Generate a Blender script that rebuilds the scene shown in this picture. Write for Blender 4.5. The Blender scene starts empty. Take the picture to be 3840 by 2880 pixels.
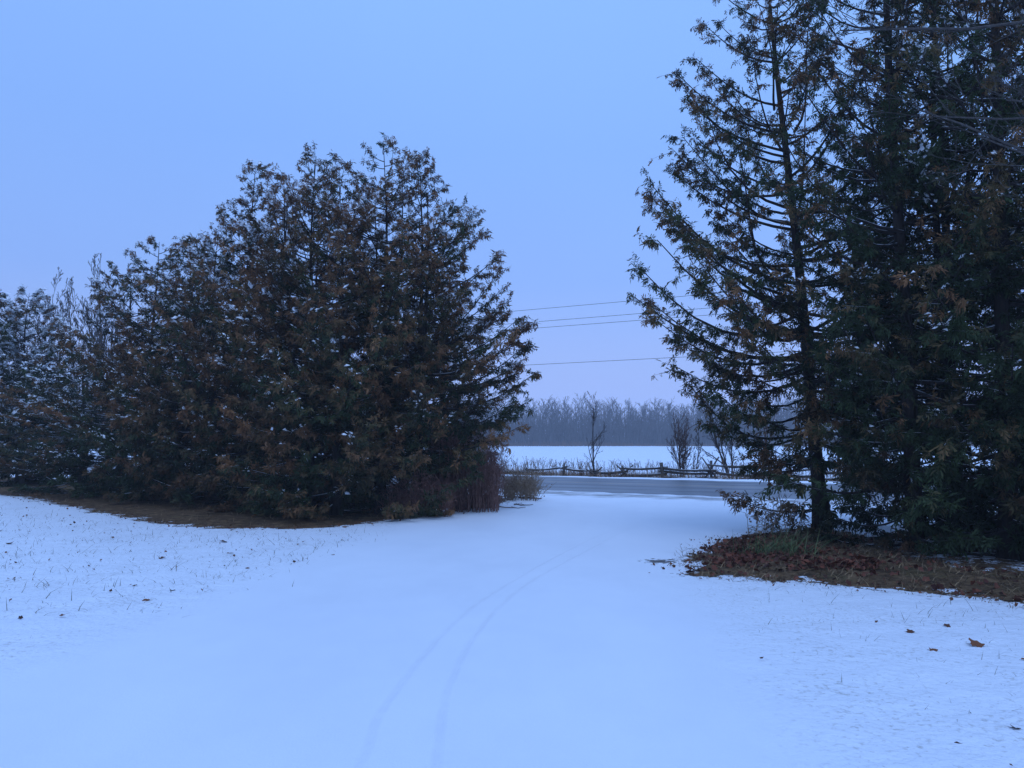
import bpy, math
import numpy as np
from mathutils import Vector

scene = bpy.context.scene
col = scene.collection
PI = math.pi

# ------------------------------------------------------------------ camera
CAM_Z = 1.6
cam_d = bpy.data.cameras.new('camera')
cam = bpy.data.objects.new('camera', cam_d)
col.objects.link(cam)
cam.location = (0, 0, CAM_Z)
cam.rotation_euler = (math.radians(90 + 4.18), 0, 0)
cam_d.sensor_fit = 'HORIZONTAL'
cam_d.sensor_width = 34.6
cam_d.lens = 26.0
cam_d.clip_start = 0.05
cam_d.clip_end = 5000
scene.camera = cam

# ------------------------------------------------------------------ sky
SUN_EL, SUN_ROT = math.radians(66), math.radians(172)
world = bpy.data.worlds.new('World')
scene.world = world
world.use_nodes = True
nt = world.node_tree
nt.nodes.clear()
N = nt.nodes.new
out = N('ShaderNodeOutputWorld')
bg = N('ShaderNodeBackground')
sky = N('ShaderNodeTexSky')
sky.sky_type = 'NISHITA'
sky.sun_disc = False
sky.sun_elevation = SUN_EL
sky.sun_rotation = SUN_ROT
sky.air_density = 2.0
sky.dust_density = 4.0
sc_ = N('ShaderNodeMix'); sc_.data_type = 'RGBA'; sc_.blend_type = 'MULTIPLY'
sc_.inputs[0].default_value = 1.0
sc_.inputs[7].default_value = (0.7, 0.9, 1.2, 1)
nt.links.new(sky.outputs[0], sc_.inputs[6])
# even snow cloud: colour by elevation, a little brighter to the upper right
tc = N('ShaderNodeTexCoord')
sep = N('ShaderNodeSeparateXYZ')
nt.links.new(tc.outputs['Generated'], sep.inputs[0])
ramp = N('ShaderNodeValToRGB')
cr = ramp.color_ramp
stops = [(0.00, (0.395, 0.500, 0.965)), (0.09, (0.345, 0.490, 0.965)), (0.20, (0.262, 0.452, 0.985)),
         (0.36, (0.240, 0.455, 1.0)), (0.60, (0.268, 0.51, 1.06)), (1.0, (0.275, 0.495, 1.04))]
while len(cr.elements) < len(stops):
    cr.elements.new(0.5)
for e, (p, c) in zip(cr.elements, stops):
    e.position = p
    e.color = (*[v * 10.0 for v in c], 1)
nt.links.new(sep.outputs[2], ramp.inputs[0])
dot = N('ShaderNodeVectorMath'); dot.operation = 'DOT_PRODUCT'
dot.inputs[1].default_value = (0.62, 0.45, 0.64)
nt.links.new(tc.outputs['Generated'], dot.inputs[0])
mr = N('ShaderNodeMapRange')
mr.inputs[1].default_value = -1; mr.inputs[2].default_value = 1
mr.inputs[3].default_value = 0.90; mr.inputs[4].default_value = 1.10
nt.links.new(dot.outputs['Value'], mr.inputs[0])
nz = N('ShaderNodeTexNoise'); nz.inputs['Scale'].default_value = 1.6; nz.inputs['Detail'].default_value = 3
nt.links.new(tc.outputs['Generated'], nz.inputs['Vector'])
mr2 = N('ShaderNodeMapRange')
mr2.inputs[1].default_value = 0.3; mr2.inputs[2].default_value = 0.7
mr2.inputs[3].default_value = 0.965; mr2.inputs[4].default_value = 1.035
nt.links.new(nz.outputs[0], mr2.inputs[0])
mm = N('ShaderNodeMath'); mm.operation = 'MULTIPLY'
nt.links.new(mr.outputs[0], mm.inputs[0]); nt.links.new(mr2.outputs[0], mm.inputs[1])
vs = N('ShaderNodeVectorMath'); vs.operation = 'SCALE'
nt.links.new(ramp.outputs[0], vs.inputs[0]); nt.links.new(mm.outputs[0], vs.inputs['Scale'])
mix = N('ShaderNodeMix'); mix.data_type = 'RGBA'
mix.inputs[0].default_value = 0.92
nt.links.new(sc_.outputs[2], mix.inputs[6]); nt.links.new(vs.outputs[0], mix.inputs[7])
nt.links.new(mix.outputs[2], bg.inputs[0])
bg.inputs[1].default_value = 0.10
nt.links.new(bg.outputs[0], out.inputs[0])

# ------------------------------------------------------------------ sun behind the cloud
sd = bpy.data.lights.new('sun', 'SUN')
sd.energy = 0.75
sd.angle = math.radians(40)
sd.color = (0.56, 0.70, 1.0)
sun = bpy.data.objects.new('sun', sd)
col.objects.link(sun)
sdir = Vector((math.sin(SUN_ROT) * math.cos(SUN_EL), math.cos(SUN_ROT) * math.cos(SUN_EL), math.sin(SUN_EL)))
sun.rotation_euler = sdir.to_track_quat('Z', 'Y').to_euler()
sun.location = (0, 0, 60)

scene.view_settings.view_transform = 'Standard'
scene.view_settings.look = 'None'
scene.view_settings.exposure = 0.0
scene.view_settings.gamma = 1.0
scene.view_settings.use_curve_mapping = False
scene.render.engine = 'CYCLES'
cy = scene.cycles
cy.max_bounces = 6
cy.diffuse_bounces = 3
cy.glossy_bounces = 2
cy.volume_bounces = 1
cy.transparent_max_bounces = 4
cy.use_denoising = True
cy.denoiser = 'OPENIMAGEDENOISE'
cy.use_adaptive_sampling = True
cy.adaptive_threshold = 0.015


# ================================================================== helpers
def tag(o, label=None, cat=None, group=None, kind=None):
    if label: o['label'] = label
    if cat: o['category'] = cat
    if group: o['group'] = group
    if kind: o['kind'] = kind
    return o


def empty(name, loc=(0, 0, 0)):
    o = bpy.data.objects.new(name, None)
    o.empty_display_size = 0.2
    o.location = loc
    col.objects.link(o)
    return o


def mesh_np(name, V, F, attrs=None, smooth=False):
    """V (n,3); F: list of (m,k) int arrays"""
    me = bpy.data.meshes.new(name)
    V = np.ascontiguousarray(V, dtype=np.float32)
    if not isinstance(F, (list, tuple)):
        F = [F]
    F = [f for f in F if len(f)]
    me.vertices.add(len(V))
    me.vertices.foreach_set('co', V.ravel())
    nl = sum(f.size for f in F)
    npoly = sum(len(f) for f in F)
    me.loops.add(nl)
    me.polygons.add(npoly)
    me.loops.foreach_set('vertex_index', np.concatenate([f.ravel() for f in F]).astype(np.int32))
    tot = np.concatenate([np.full(len(f), f.shape[1]) for f in F])
    st = np.concatenate([[0], np.cumsum(tot)[:-1]])
    me.polygons.foreach_set('loop_start', st.astype(np.int32))
    if smooth:
        me.polygons.foreach_set('use_smooth', np.ones(npoly, dtype=bool))
    if attrs:
        for k, a in attrs.items():
            at = me.attributes.new(k, 'FLOAT', 'POINT')
            at.data.foreach_set('value', np.ascontiguousarray(a, dtype=np.float32))
    me.update(calc_edges=True)
    me.validate()
    return me


def obj(name, me, material, parent=None, loc=None):
    o = bpy.data.objects.new(name, me)
    if material is not None and not me.materials:
        me.materials.append(material)
    if loc is not None:
        o.location = loc
    col.objects.link(o)
    if parent is not None:
        o.parent = parent
    return o


def norm(v):
    return v / np.maximum(np.linalg.norm(v, axis=-1, keepdims=True), 1e-9)


def tubes(P, R, sides=4, cap=True):
    """P (n,k,3) polylines, R (n,k) radii -> verts, [quads, tris]"""
    P = np.asarray(P, float); R = np.asarray(R, float)
    n, k, _ = P.shape
    T = np.empty_like(P)
    T[:, 1:-1] = P[:, 2:] - P[:, :-2]
    T[:, 0] = P[:, 1] - P[:, 0]
    T[:, -1] = P[:, -1] - P[:, -2]
    T = norm(T)
    m = norm(P[:, -1] - P[:, 0])
    ref = np.where(np.abs(m[:, 2:3]) > 0.8, np.array([[1.0, 0.13, 0]]), np.array([[0, 0, 1.0]]))
    A = norm(np.cross(np.repeat(ref[:, None], k, 1), T))
    B = np.cross(T, A)
    th = np.arange(sides) * 2 * PI / sides
    ring = (P[:, :, None, :] + R[:, :, None, None] * (np.cos(th)[None, None, :, None] * A[:, :, None, :]
                                                     + np.sin(th)[None, None, :, None] * B[:, :, None, :]))
    V = ring.reshape(-1, 3)
    base = (np.arange(n) * k * sides)[:, None, None]
    i = (np.arange(k - 1) * sides)[None, :, None]
    j = np.arange(sides)[None, None, :]
    j2 = (j + 1) % sides
    q = np.stack([base + i + j, base + i + j2, base + i + sides + j2, base + i + sides + j], -1).reshape(-1, 4)
    F = [q]
    if cap:
        last = base[:, 0, 0] + (k - 1) * sides
        first = base[:, 0, 0]
        if sides == 3:
            F.append(last[:, None] + np.arange(3)[None])
        else:
            F.append(last[:, None] + np.arange(sides)[None])
            F.append(first[:, None] + np.arange(sides)[::-1][None])
    return V, F


class Acc:
    """collects verts and faces for one mesh"""
    def __init__(s):
        s.V = []; s.F = {}; s.n = 0; s.A = {}
    def add(s, V, F, **at):
        V = np.asarray(V, float)
        for f in (F if isinstance(F, list) else [F]):
            if len(f):
                s.F.setdefault(f.shape[1], []).append(f + s.n)
        s.V.append(V); s.n += len(V)
        for k, a in at.items():
            s.A.setdefault(k, []).append(np.broadcast_to(a, (len(V),)))
    def mesh(s, name, smooth=False):
        return mesh_np(name, np.concatenate(s.V), [np.concatenate(f) for f in s.F.values()],
                       {k: np.concatenate(a) for k, a in s.A.items()}, smooth)


def frames(d, rng, roll=0.6):
    """local frames (x along d, z roughly up, with random roll)"""
    d = norm(d)
    up = np.zeros_like(d); up[:, 2] = 1
    up = up + rng.normal(0, roll, d.shape)
    y = norm(np.cross(up, d))
    z = np.cross(d, y)
    return d, y, z


def stamp(tV, tF, pos, fx, fy, fz, s):
    """place a template (m,3) at n frames, scale s (n,) -> V, F"""
    n, m = len(pos), len(tV)
    V = pos[:, None] + s[:, None, None] * (tV[None, :, 0:1] * fx[:, None] + tV[None, :, 1:2] * fy[:, None]
                                          + tV[None, :, 2:3] * fz[:, None])
    F = (tF[None] + (np.arange(n) * m)[:, None, None]).reshape(-1, tF.shape[1])
    return V.reshape(-1, 3), F


_rs = np.random.RandomState(5)
_W = [(_rs.uniform(0, 2 * PI), _rs.uniform(0, 2 * PI)) for _ in range(24)]


def wav(x, y, lam, k0=0, n=5):
    """smooth aperiodic-looking undulation in -1..1"""
    r = 0
    for i in range(n):
        a, p = _W[(k0 + i) % 24]
        l = lam * (0.7 + 0.17 * i)
        r = r + np.sin((x * math.cos(a) + y * math.sin(a)) * 2 * PI / l + p)
    return r / n


def sd_poly(px, py, poly):
    """signed distance, positive inside"""
    d = np.full(px.shape, 1e9)
    ins = np.zeros(px.shape, bool)
    m = len(poly)
    for i in range(m):
        x1, y1 = poly[i]; x2, y2 = poly[(i + 1) % m]
        ex, ey = x2 - x1, y2 - y1
        t = np.clip(((px - x1) * ex + (py - y1) * ey) / (ex * ex + ey * ey), 0, 1)
        d = np.minimum(d, np.hypot(px - x1 - t * ex, py - y1 - t * ey))
        c = ((y1 > py) != (y2 > py)) & (px < (x2 - x1) * (py - y1) / (y2 - y1 + 1e-12) + x1)
        ins ^= c
    return np.where(ins, d, -d)


def smooth01(t):
    t = np.clip(t, 0, 1)
    return t * t * (3 - 2 * t)


# ------------------------------------------------------------------ materials
def new_mat(name):
    m = bpy.data.materials.new(name)
    m.use_nodes = True
    t = m.node_tree
    b = t.nodes['Principled BSDF']
    return m, t, b


def nd(t, typ, **kw):
    n = t.nodes.new(typ)
    for k, v in kw.items():
        setattr(n, k, v)
    return n


def mathn(t, op, a, b=None, clamp=False):
    n = nd(t, 'ShaderNodeMath', operation=op, use_clamp=clamp)
    for i, v in enumerate((a, b)):
        if v is None: continue
        if isinstance(v, (int, float)): n.inputs[i].default_value = v
        else: t.links.new(v, n.inputs[i])
    return n.outputs[0]


def mixc(t, f, a, b):
    n = nd(t, 'ShaderNodeMix', data_type='RGBA')
    for i, v in ((0, f), (6, a), (7, b)):
        if isinstance(v, (int, float)): n.inputs[i].default_value = v
        elif isinstance(v, tuple): n.inputs[i].default_value = (*v, 1)
        else: t.links.new(v, n.inputs[i])
    return n.outputs[2]


def noise(t, vec, scale, detail=3, rough=0.5):
    n = nd(t, 'ShaderNodeTexNoise')
    n.inputs['Scale'].default_value = scale
    n.inputs['Detail'].default_value = detail
    n.inputs['Roughness'].default_value = rough
    if vec is not None: t.links.new(vec, n.inputs['Vector'])
    return n.outputs[0]


def mapr(t, v, a, b, c=0.0, d=1.0, smooth=False):
    n = nd(t, 'ShaderNodeMapRange')
    if smooth: n.interpolation_type = 'SMOOTHSTEP'
    t.links.new(v, n.inputs[0])
    for i, x in zip((1, 2, 3, 4), (a, b, c, d)): n.inputs[i].default_value = x
    return n.outputs[0]


def attr(t, name):
    return nd(t, 'ShaderNodeAttribute', attribute_name=name).outputs['Fac']


def pos(t):
    return nd(t, 'ShaderNodeNewGeometry').outputs['Position']


def stretch(t, v, s, rot=0.0):
    n = nd(t, 'ShaderNodeMapping')
    n.inputs['Scale'].default_value = s
    n.inputs['Rotation'].default_value = (0, 0, rot)
    t.links.new(v, n.inputs[0])
    return n.outputs[0]


def bump(t, b, h, strength, dist):
    n = nd(t, 'ShaderNodeBump')
    n.inputs['Strength'].default_value = strength
    n.inputs['Distance'].default_value = dist
    t.links.new(h, n.inputs['Height'])
    t.links.new(n.outputs[0], b.inputs['Normal'])
    return n


SNOW_C = (0.85, 0.885, 0.94)


def mat_foliage():
    m, t, b = new_mat('cedar_foliage')
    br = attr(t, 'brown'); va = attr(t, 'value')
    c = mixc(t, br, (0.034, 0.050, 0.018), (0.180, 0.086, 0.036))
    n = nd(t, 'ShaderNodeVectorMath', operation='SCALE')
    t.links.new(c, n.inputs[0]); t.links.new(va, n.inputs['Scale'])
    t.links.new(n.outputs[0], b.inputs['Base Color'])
    b.inputs['Roughness'].default_value = 0.75
    b.inputs['Specular IOR Level'].default_value = 0.25
    return m


def mat_bark(name, c1, c2, snow=True, lo=0.55):
    m, t, b = new_mat(name)
    p = pos(t)
    f = noise(t, stretch(t, p, (18, 18, 3)), 1.0, 4, 0.6)
    c = mixc(t, mapr(t, f, 0.3, 0.7), c1, c2)
    if snow:
        g = nd(t, 'ShaderNodeNewGeometry')
        s = nd(t, 'ShaderNodeSeparateXYZ')
        t.links.new(g.outputs['Normal'], s.inputs[0])
        n2 = noise(t, p, 3.0, 3)
        up = mathn(t, 'ADD', s.outputs[2], mathn(t, 'MULTIPLY', mathn(t, 'SUBTRACT', n2, 0.5), 1.6))
        k = mapr(t, up, lo + 0.25, lo + 0.45)
        c = mixc(t, k, c, SNOW_C)
    t.links.new(c, b.inputs['Base Color'])
    b.inputs['Roughness'].default_value = 0.85
    b.inputs['Specular IOR Level'].default_value = 0.2
    bump(t, b, f, 0.7, 0.02)
    return m


def mat_plain(name, c1, c2, scale=6.0, rough=0.8, at=None):
    m, t, b = new_mat(name)
    if at:
        c = mixc(t, attr(t, at), c1, c2)
    else:
        c = mixc(t, mapr(t, noise(t, pos(t), scale, 3), 0.3, 0.7), c1, c2)
    t.links.new(c, b.inputs['Base Color'])
    b.inputs['Roughness'].default_value = rough
    b.inputs['Specular IOR Level'].default_value = 0.2
    return m


def mat_snow():
    m, t, b = new_mat('snow_lump')
    c = mixc(t, noise(t, pos(t), 30, 2), (0.84, 0.865, 0.90), (0.90, 0.92, 0.95))
    t.links.new(c, b.inputs['Base Color'])
    b.inputs['Roughness'].default_value = 0.6
    return m


M_FOL = mat_foliage()
M_BARK = mat_bark('cedar_bark', (0.016, 0.012, 0.010), (0.050, 0.037, 0.030))
M_LIMB = mat_bark('cedar_limb', (0.022, 0.017, 0.015), (0.055, 0.042, 0.037), lo=0.60)
M_GREYBARK = mat_bark('bare_tree_bark', (0.06, 0.048, 0.042), (0.13, 0.11, 0.10), lo=0.45)
M_REDBARK = mat_bark('reddish_bark', (0.065, 0.036, 0.028), (0.15, 0.088, 0.066), lo=0.85)
M_ROADTREE = mat_bark('dark_sapling_bark', (0.030, 0.022, 0.019), (0.085, 0.066, 0.056), lo=0.85)
M_TWIG = mat_bark('grey_twig_bark', (0.05, 0.042, 0.038), (0.11, 0.096, 0.088), lo=0.85)
M_SNOW = mat_snow()


# ================================================================== ground
# road runs from the back left to the front right
RD = np.array([1.0, -0.54]); RD = RD / np.linalg.norm(RD)
RN = np.array([-RD[1], RD[0]])           # away from the camera
RC = np.array([0.0, 30.2])
RW = 4.6                                # half width


def road_off(x, y):
    return (x - RC[0]) * RN[0] + (y - RC[1]) * RN[1]


LEFT_BARE = [(-24, 26.4), (-14.4, 22.1), (-10.5, 18.4), (-7.0, 15.15), (-5.45, 14.3), (-4.2, 14.2), (-3.4, 14.5), (-2.7, 15.3),
             (-1.55, 16.9), (-0.5, 19.0), (0.0, 20.6), (-0.4, 22.5), (-3, 23), (-8, 25), (-13, 29), (-22, 34)]
RIGHT_BARE = [(2.20, 10.1), (2.12, 9.35), (2.7, 8.98), (3.4, 8.68), (4.0, 8.3), (4.5, 7.9), (4.95, 7.43), (6.0, 6.6), (8, 5.2),
              (12, 3), (13, 5), (9.5, 6.6), (7.4, 7.9), (6.2, 8.9), (5.7, 9.6), (5.6, 11.0), (6.0, 12.6), (5.6, 14.2),
              (4.4, 13.5), (3.5, 12.5), (2.75, 11.4)]
DRIVE = [(-4.2, -5), (-3.4, 3.0), (-3.0, 5.5), (-2.75, 8), (-2.6, 10.5), (-2.2, 13), (-1.2, 16), (0.5, 19), (1.5, 21), (-3, 26), (4, 31), (18, 23),
         (11, 18), (8, 17.5), (5.0, 15.6), (3.0, 13.2), (2.0, 10.5), (1.75, 9.2), (1.55, 7.5), (1.3, 5.5), (1.2, 3.6), (1.5, -5)]


def ground_z(x, y):
    off = road_off(x, y)
    z = 0.05 * wav(x, y, 17, 0) + 0.018 * wav(x, y, 4.2, 7)
    near = smooth01((np.abs(off) - 3.0) / 3.0)
    z = z * near
    # ditch behind the road, field beyond
    z = z - 0.20 * smooth01((off - RW - 0.5) / 2.0) - 0.10 * smooth01((off - 14) / 60)
    rb = sd_poly(x, y, RIGHT_BARE)
    z = z + 0.09 * smooth01((rb + 0.3) / 1.4)
    lb = sd_poly(x, y, LEFT_BARE)
    z = z + 0.03 * smooth01((lb + 0.3) / 1.6)
    # under the road
    z = z - 0.10 * (1 - smooth01((np.abs(off) - RW + 0.55) / 0.5))
    return z


def gz(x, y):
    return float(ground_z(np.array([float(x)]), np.array([float(y)]))[0])


def snow_z(x, y):
    """top of the lumpy lawn snow"""
    lump = 0.013 * wav(x, y, 0.62, 3) + 0.006 * wav(x, y, 0.31, 11)
    return gz(x, y) + 0.022 + float(lump * np.exp(-max(0.0, math.hypot(x, y) - 12) / 6))


def axis(lo, hi, step, ext_lo, ext_hi, g=1.13):
    a = list(np.arange(lo, hi + 1e-6, step))
    s = step
    while a[-1] < ext_hi:
        s *= g; a.append(a[-1] + s)
    s = step; b = []
    x = lo
    while x > ext_lo:
        s *= g; x -= s; b.append(x)
    return np.array(b[::-1] + a)


gx = axis(-12, 9, 0.10, -640, 640, 1.10)
gy = axis(2.6, 18, 0.08, -200, 640, 1.085)
GX, GY = np.meshgrid(gx, gy)
gxf, gyf = GX.ravel(), GY.ravel()
gzf = ground_z(gxf, gyf)
lb = sd_poly(gxf, gyf, LEFT_BARE); rb = sd_poly(gxf, gyf, RIGHT_BARE)
bare = np.maximum(lb, rb)
bare = np.maximum(bare, 0.8 - 0.55 * np.abs(road_off(gxf, gyf) - RW - 2.7))
dr = sd_poly(gxf, gyf, DRIVE)
lawn = smooth01((-dr + 0.15) / 0.9)
offg = road_off(gxf, gyf)
lawn = np.where(offg > -RW - 2, 0.4, lawn)
field = smooth01((offg - RW - 4) / 2.0)
# thin snow full of needles behind the right-hand trunks
litter = smooth01((3.3 - np.hypot((gxf - 7.8) / 1.3, (gyf - 10.2))) / 1.5) * (gxf > 3)
litter = np.maximum(litter, 0.75 * smooth01((rb + 0.35) / 0.3) * 0.5)
# scraped verge where the driveway meets the road
verge = np.exp(-((offg + RW + 0.9) / 0.9) ** 2) * (gxf > -1.0)
# snow layer lies a couple of centimetres proud of the bare turf, lumpy on the lawn
gzf = gzf + 0.022 * smooth01((-bare + 0.05) / 0.12)
rl = np.random.RandomState(3)
nearm = np.exp(-np.maximum(0, np.hypot(gxf, gyf) - 12) / 6)
gzf = gzf + lawn * nearm * (0.013 * wav(gxf, gyf, 0.62, 3) + 0.006 * wav(gxf, gyf, 0.31, 11)) * (1 - smooth01(bare / 0.2))
nx_, ny_ = len(gx), len(gy)
ii = (np.arange(ny_ - 1)[:, None] * nx_ + np.arange(nx_ - 1)[None]).ravel()
gF = np.stack([ii, ii + 1, ii + nx_ + 1, ii + nx_], 1)


def mat_ground():
    m, t, b = new_mat('snowy_ground')
    p = pos(t)
    A = {k: attr(t, k) for k in ('bare', 'lawn', 'field', 'litter', 'verge')}
    # ---- coverage edge, ragged
    n1 = noise(t, p, 1.9, 4, 0.6); n2 = noise(t, p, 9, 4, 0.65); n3 = noise(t, p, 34, 3, 0.6)
    e = mathn(t, 'ADD', A['bare'], mathn(t, 'MULTIPLY', mathn(t, 'SUBTRACT', n1, 0.5), 1.7))
    e = mathn(t, 'ADD', e, mathn(t, 'MULTIPLY', mathn(t, 'SUBTRACT', n2, 0.5), 0.95))
    e = mathn(t, 'ADD', e, mathn(t, 'MULTIPLY', mathn(t, 'SUBTRACT', n3, 0.5), 0.45))
    km = mapr(t, e, 0.0, 0.07, smooth=True)
    # litter: half-covered
    l1 = noise(t, stretch(t, p, (1, 1.0, 1)), 5.5, 5, 0.7)
    kl = mapr(t, mathn(t, 'ADD', l1, mathn(t, 'MULTIPLY', A['litter'], 0.30)), 0.72, 0.78)
    kl = mathn(t, 'MULTIPLY', kl, mapr(t, A['litter'], 0.05, 0.3))
    # scraped verge streaks along the road
    v = stretch(t, p, (0.55, 2.6, 1), math.atan2(0.54, 1.0))
    kv = mapr(t, mathn(t, 'ADD', noise(t, v, 1.7, 5, 0.65), mathn(t, 'MULTIPLY', A['verge'], 0.22)), 0.61, 0.74, 0, 0.75)
    kv = mathn(t, 'MULTIPLY', kv, mapr(t, A['verge'], 0.15, 0.5))
    # little melt patch on the drive by the mound
    mp = nd(t, 'ShaderNodeVectorMath', operation='DISTANCE')
    sx = stretch(t, p, (1, 1.0, 0)); t.links.new(sx, mp.inputs[0]); mp.inputs[1].default_value = (1.97, 10.35, 0)
    pd = mathn(t, 'SUBTRACT', mathn(t, 'MULTIPLY', mathn(t, 'SUBTRACT', n2, 0.5), 0.95), mathn(t, 'SUBTRACT', mp.outputs['Value'], 0.20))
    kp = mapr(t, pd, 0.0, 0.06)
    k = mathn(t, 'MAXIMUM', km, mathn(t, 'MAXIMUM', kl, mathn(t, 'MAXIMUM', kv, kp)))
    # ---- colours
    d1 = noise(t, p, 22, 5, 0.7); d2 = noise(t, p, 1.4, 3); d3 = noise(t, p, 70, 3, 0.7)
    turf = mixc(t, mapr(t, d1, 0.35, 0.65), (0.055, 0.032, 0.018), (0.19, 0.115, 0.058))
    turf = mixc(t, mapr(t, d2, 0.58, 0.76, 0, 0.55), turf, (0.085, 0.085, 0.032))
    d4 = noise(t, p, 4.5, 4, 0.65)
    turf = mixc(t, mapr(t, d4, 0.50, 0.66, 0, 0.75), turf, (0.035, 0.020, 0.013))
    turf = mixc(t, mapr(t, d4, 0.46, 0.34, 0, 0.6), turf, (0.30, 0.185, 0.095))
    turf = mixc(t, mapr(t, d3, 0.62, 0.75, 0, 0.6), turf, (0.30, 0.20, 0.11))
    grav = mixc(t, d3, (0.09, 0.085, 0.085), (0.2, 0.19, 0.18))
    turf = mixc(t, mathn(t, 'MAXIMUM', kp, kv), turf, grav)
    s1 = noise(t, p, 3.0, 4)
    snow = mixc(t, s1, (0.84, 0.88, 0.945), (0.88, 0.915, 0.975))
    s2 = noise(t, stretch(t, p, (1.0, 0.55, 1)), 0.85, 4, 0.6)
    snow = mixc(t, mapr(t, s2, 0.40, 0.66, 0, 0.16), snow, (0.62, 0.66, 0.74))
    # thin snow on the lawn lets turf tint through in specks
    g1 = noise(t, p, 26, 3, 0.6); g2 = noise(t, p, 1.1, 3)
    kg = mapr(t, mathn(t, 'ADD', g1, mathn(t, 'MULTIPLY', mathn(t, 'SUBTRACT', g2, 0.5), 0.35)), 0.57, 0.74, 0, 0.50)
    snow = mixc(t, mathn(t, 'MULTIPLY', kg, A['lawn']), snow, (0.30, 0.27, 0.20))
    # stubble rows in the field
    fv = stretch(t, p, (0.25, 2.2, 1), math.atan2(0.2, 1.0))
    f1 = noise(t, fv, 0.9, 5, 0.65)
    kf = mathn(t, 'MULTIPLY', mapr(t, f1, 0.58, 0.74, 0, 0.35), A['field'])
    snow = mixc(t, kf, snow, (0.34, 0.30, 0.25))
    # ---- tyre marks: two narrow pressed lines
    sp = nd(t, 'ShaderNodeSeparateXYZ'); t.links.new(p, sp.inputs[0])
    X, Y = sp.outputs[0], sp.outputs[1]
    def line(pts, w):
        yv = mapr(t, Y, 2.0, 16.0)
        fc = nd(t, 'ShaderNodeFloatCurve')
        c = fc.mapping.curves[0]
        P = [((y - 2) / 14, (x + 2) / 6) for y, x in pts]
        c.points[0].location = P[0]; c.points[1].location = P[-1]
        for q in P[1:-1]: c.points.new(*q)
        fc.mapping.update()
        t.links.new(yv, fc.inputs['Value'])
        xc = mapr(t, fc.outputs[0], 0, 1, -2, 4)
        wob = mathn(t, 'MULTIPLY', mathn(t, 'SUBTRACT', noise(t, p, 2.2, 3), 0.5), 0.035)
        dd = mathn(t, 'ABSOLUTE', mathn(t, 'ADD', mathn(t, 'SUBTRACT', X, xc), wob))
        return mapr(t, dd, w * 0.15, w, 1.0, 0.0, smooth=True)
    T1 = line([(2.0, -0.62), (3.97, -.73), (4.5, -.745), (5.42, -.67), (7.0, -.45), (8.7, -.03), (11.6, .86), (14.8, 2.2), (16, 2.75)], 0.038)
    T2 = line([(2.0, -0.28), (4.09, -.375), (4.84, -.40), (5.67, -.36), (7.0, -.19), (8.85, .23), (11.6, 1.15), (14.8, 2.44), (16, 3.0)], 0.038)
    T = mathn(t, 'MAXIMUM', T1, T2)
    T = mathn(t, 'MULTIPLY', T, mapr(t, noise(t, p, 7, 3), 0.30, 0.55, 0.45, 1.0))
    T = mathn(t, 'MULTIPLY', T, mapr(t, Y, 11.0, 15.5, 1.0, 0.0))
    snow = mixc(t, mathn(t, 'MULTIPLY', T, 0.15), snow, (0.56, 0.56, 0.60))
    c = mixc(t, k, snow, turf)
    t.links.new(c, b.inputs['Base Color'])
    b.inputs['Specular IOR Level'].default_value = 0.15
    t.links.new(mapr(t, k, 0, 1, 0.55, 0.9), b.inputs['Roughness'])
    # ---- relief
    hl = mathn(t, 'MULTIPLY', mathn(t, 'ADD', noise(t, p, 7, 4, 0.55), mathn(t, 'MULTIPLY', noise(t, p, 24, 3), 0.5)),
               mapr(t, A['lawn'], 0, 1, 0.12, 1.7))
    hs = mathn(t, 'MULTIPLY', noise(t, p, 90, 2), 0.16)
    h = mathn(t, 'ADD', hl, hs)
    h = mathn(t, 'SUBTRACT', h, mathn(t, 'MULTIPLY', T, 0.28))
    h = mathn(t, 'SUBTRACT', h, mathn(t, 'MULTIPLY', k, 0.9))
    h = mathn(t, 'ADD', h, mathn(t, 'MULTIPLY', mathn(t, 'MULTIPLY', k, d1), 1.6))
    bump(t, b, h, 0.8, 0.022)
    return m


gm = mesh_np('ground', np.stack([gxf, gyf, gzf], 1), gF,
             dict(bare=bare, lawn=lawn, field=field, litter=litter, verge=verge), smooth=True)
tag(obj('ground', gm, mat_ground()), kind='structure')

# ------------------------------------------------------------------ road
ts = axis(-45, 45, 0.5, -420, 420, 1.12)
us = np.array([-1, -0.97, -0.8, -0.5, -0.2, 0, 0.2, 0.5, 0.8, 0.97, 1.0]) * RW
Tt, Uu = np.meshgrid(ts, us)
edge = np.where(np.abs(Uu) > RW * 0.99, 0.10 * wav(Tt, Uu, 2.3, 4) + 0.05 * wav(Tt, Uu, 0.9, 9), 0) * np.sign(Uu)
U2 = Uu + edge
rx = RC[0] + Tt * RD[0] + U2 * RN[0]
ry = RC[1] + Tt * RD[1] + U2 * RN[1]
rz = 0.035 - 0.010 * np.abs(Uu) - np.where(np.abs(Uu) > RW * 0.99, 0.05, 0)
rV = np.stack([rx, ry, rz], -1).reshape(-1, 3)
nt_ = len(ts)
ri = (np.arange(len(us) - 1)[:, None] * nt_ + np.arange(nt_ - 1)[None]).ravel()
rF = np.stack([ri, ri + 1, ri + nt_ + 1, ri + nt_], 1)


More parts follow.
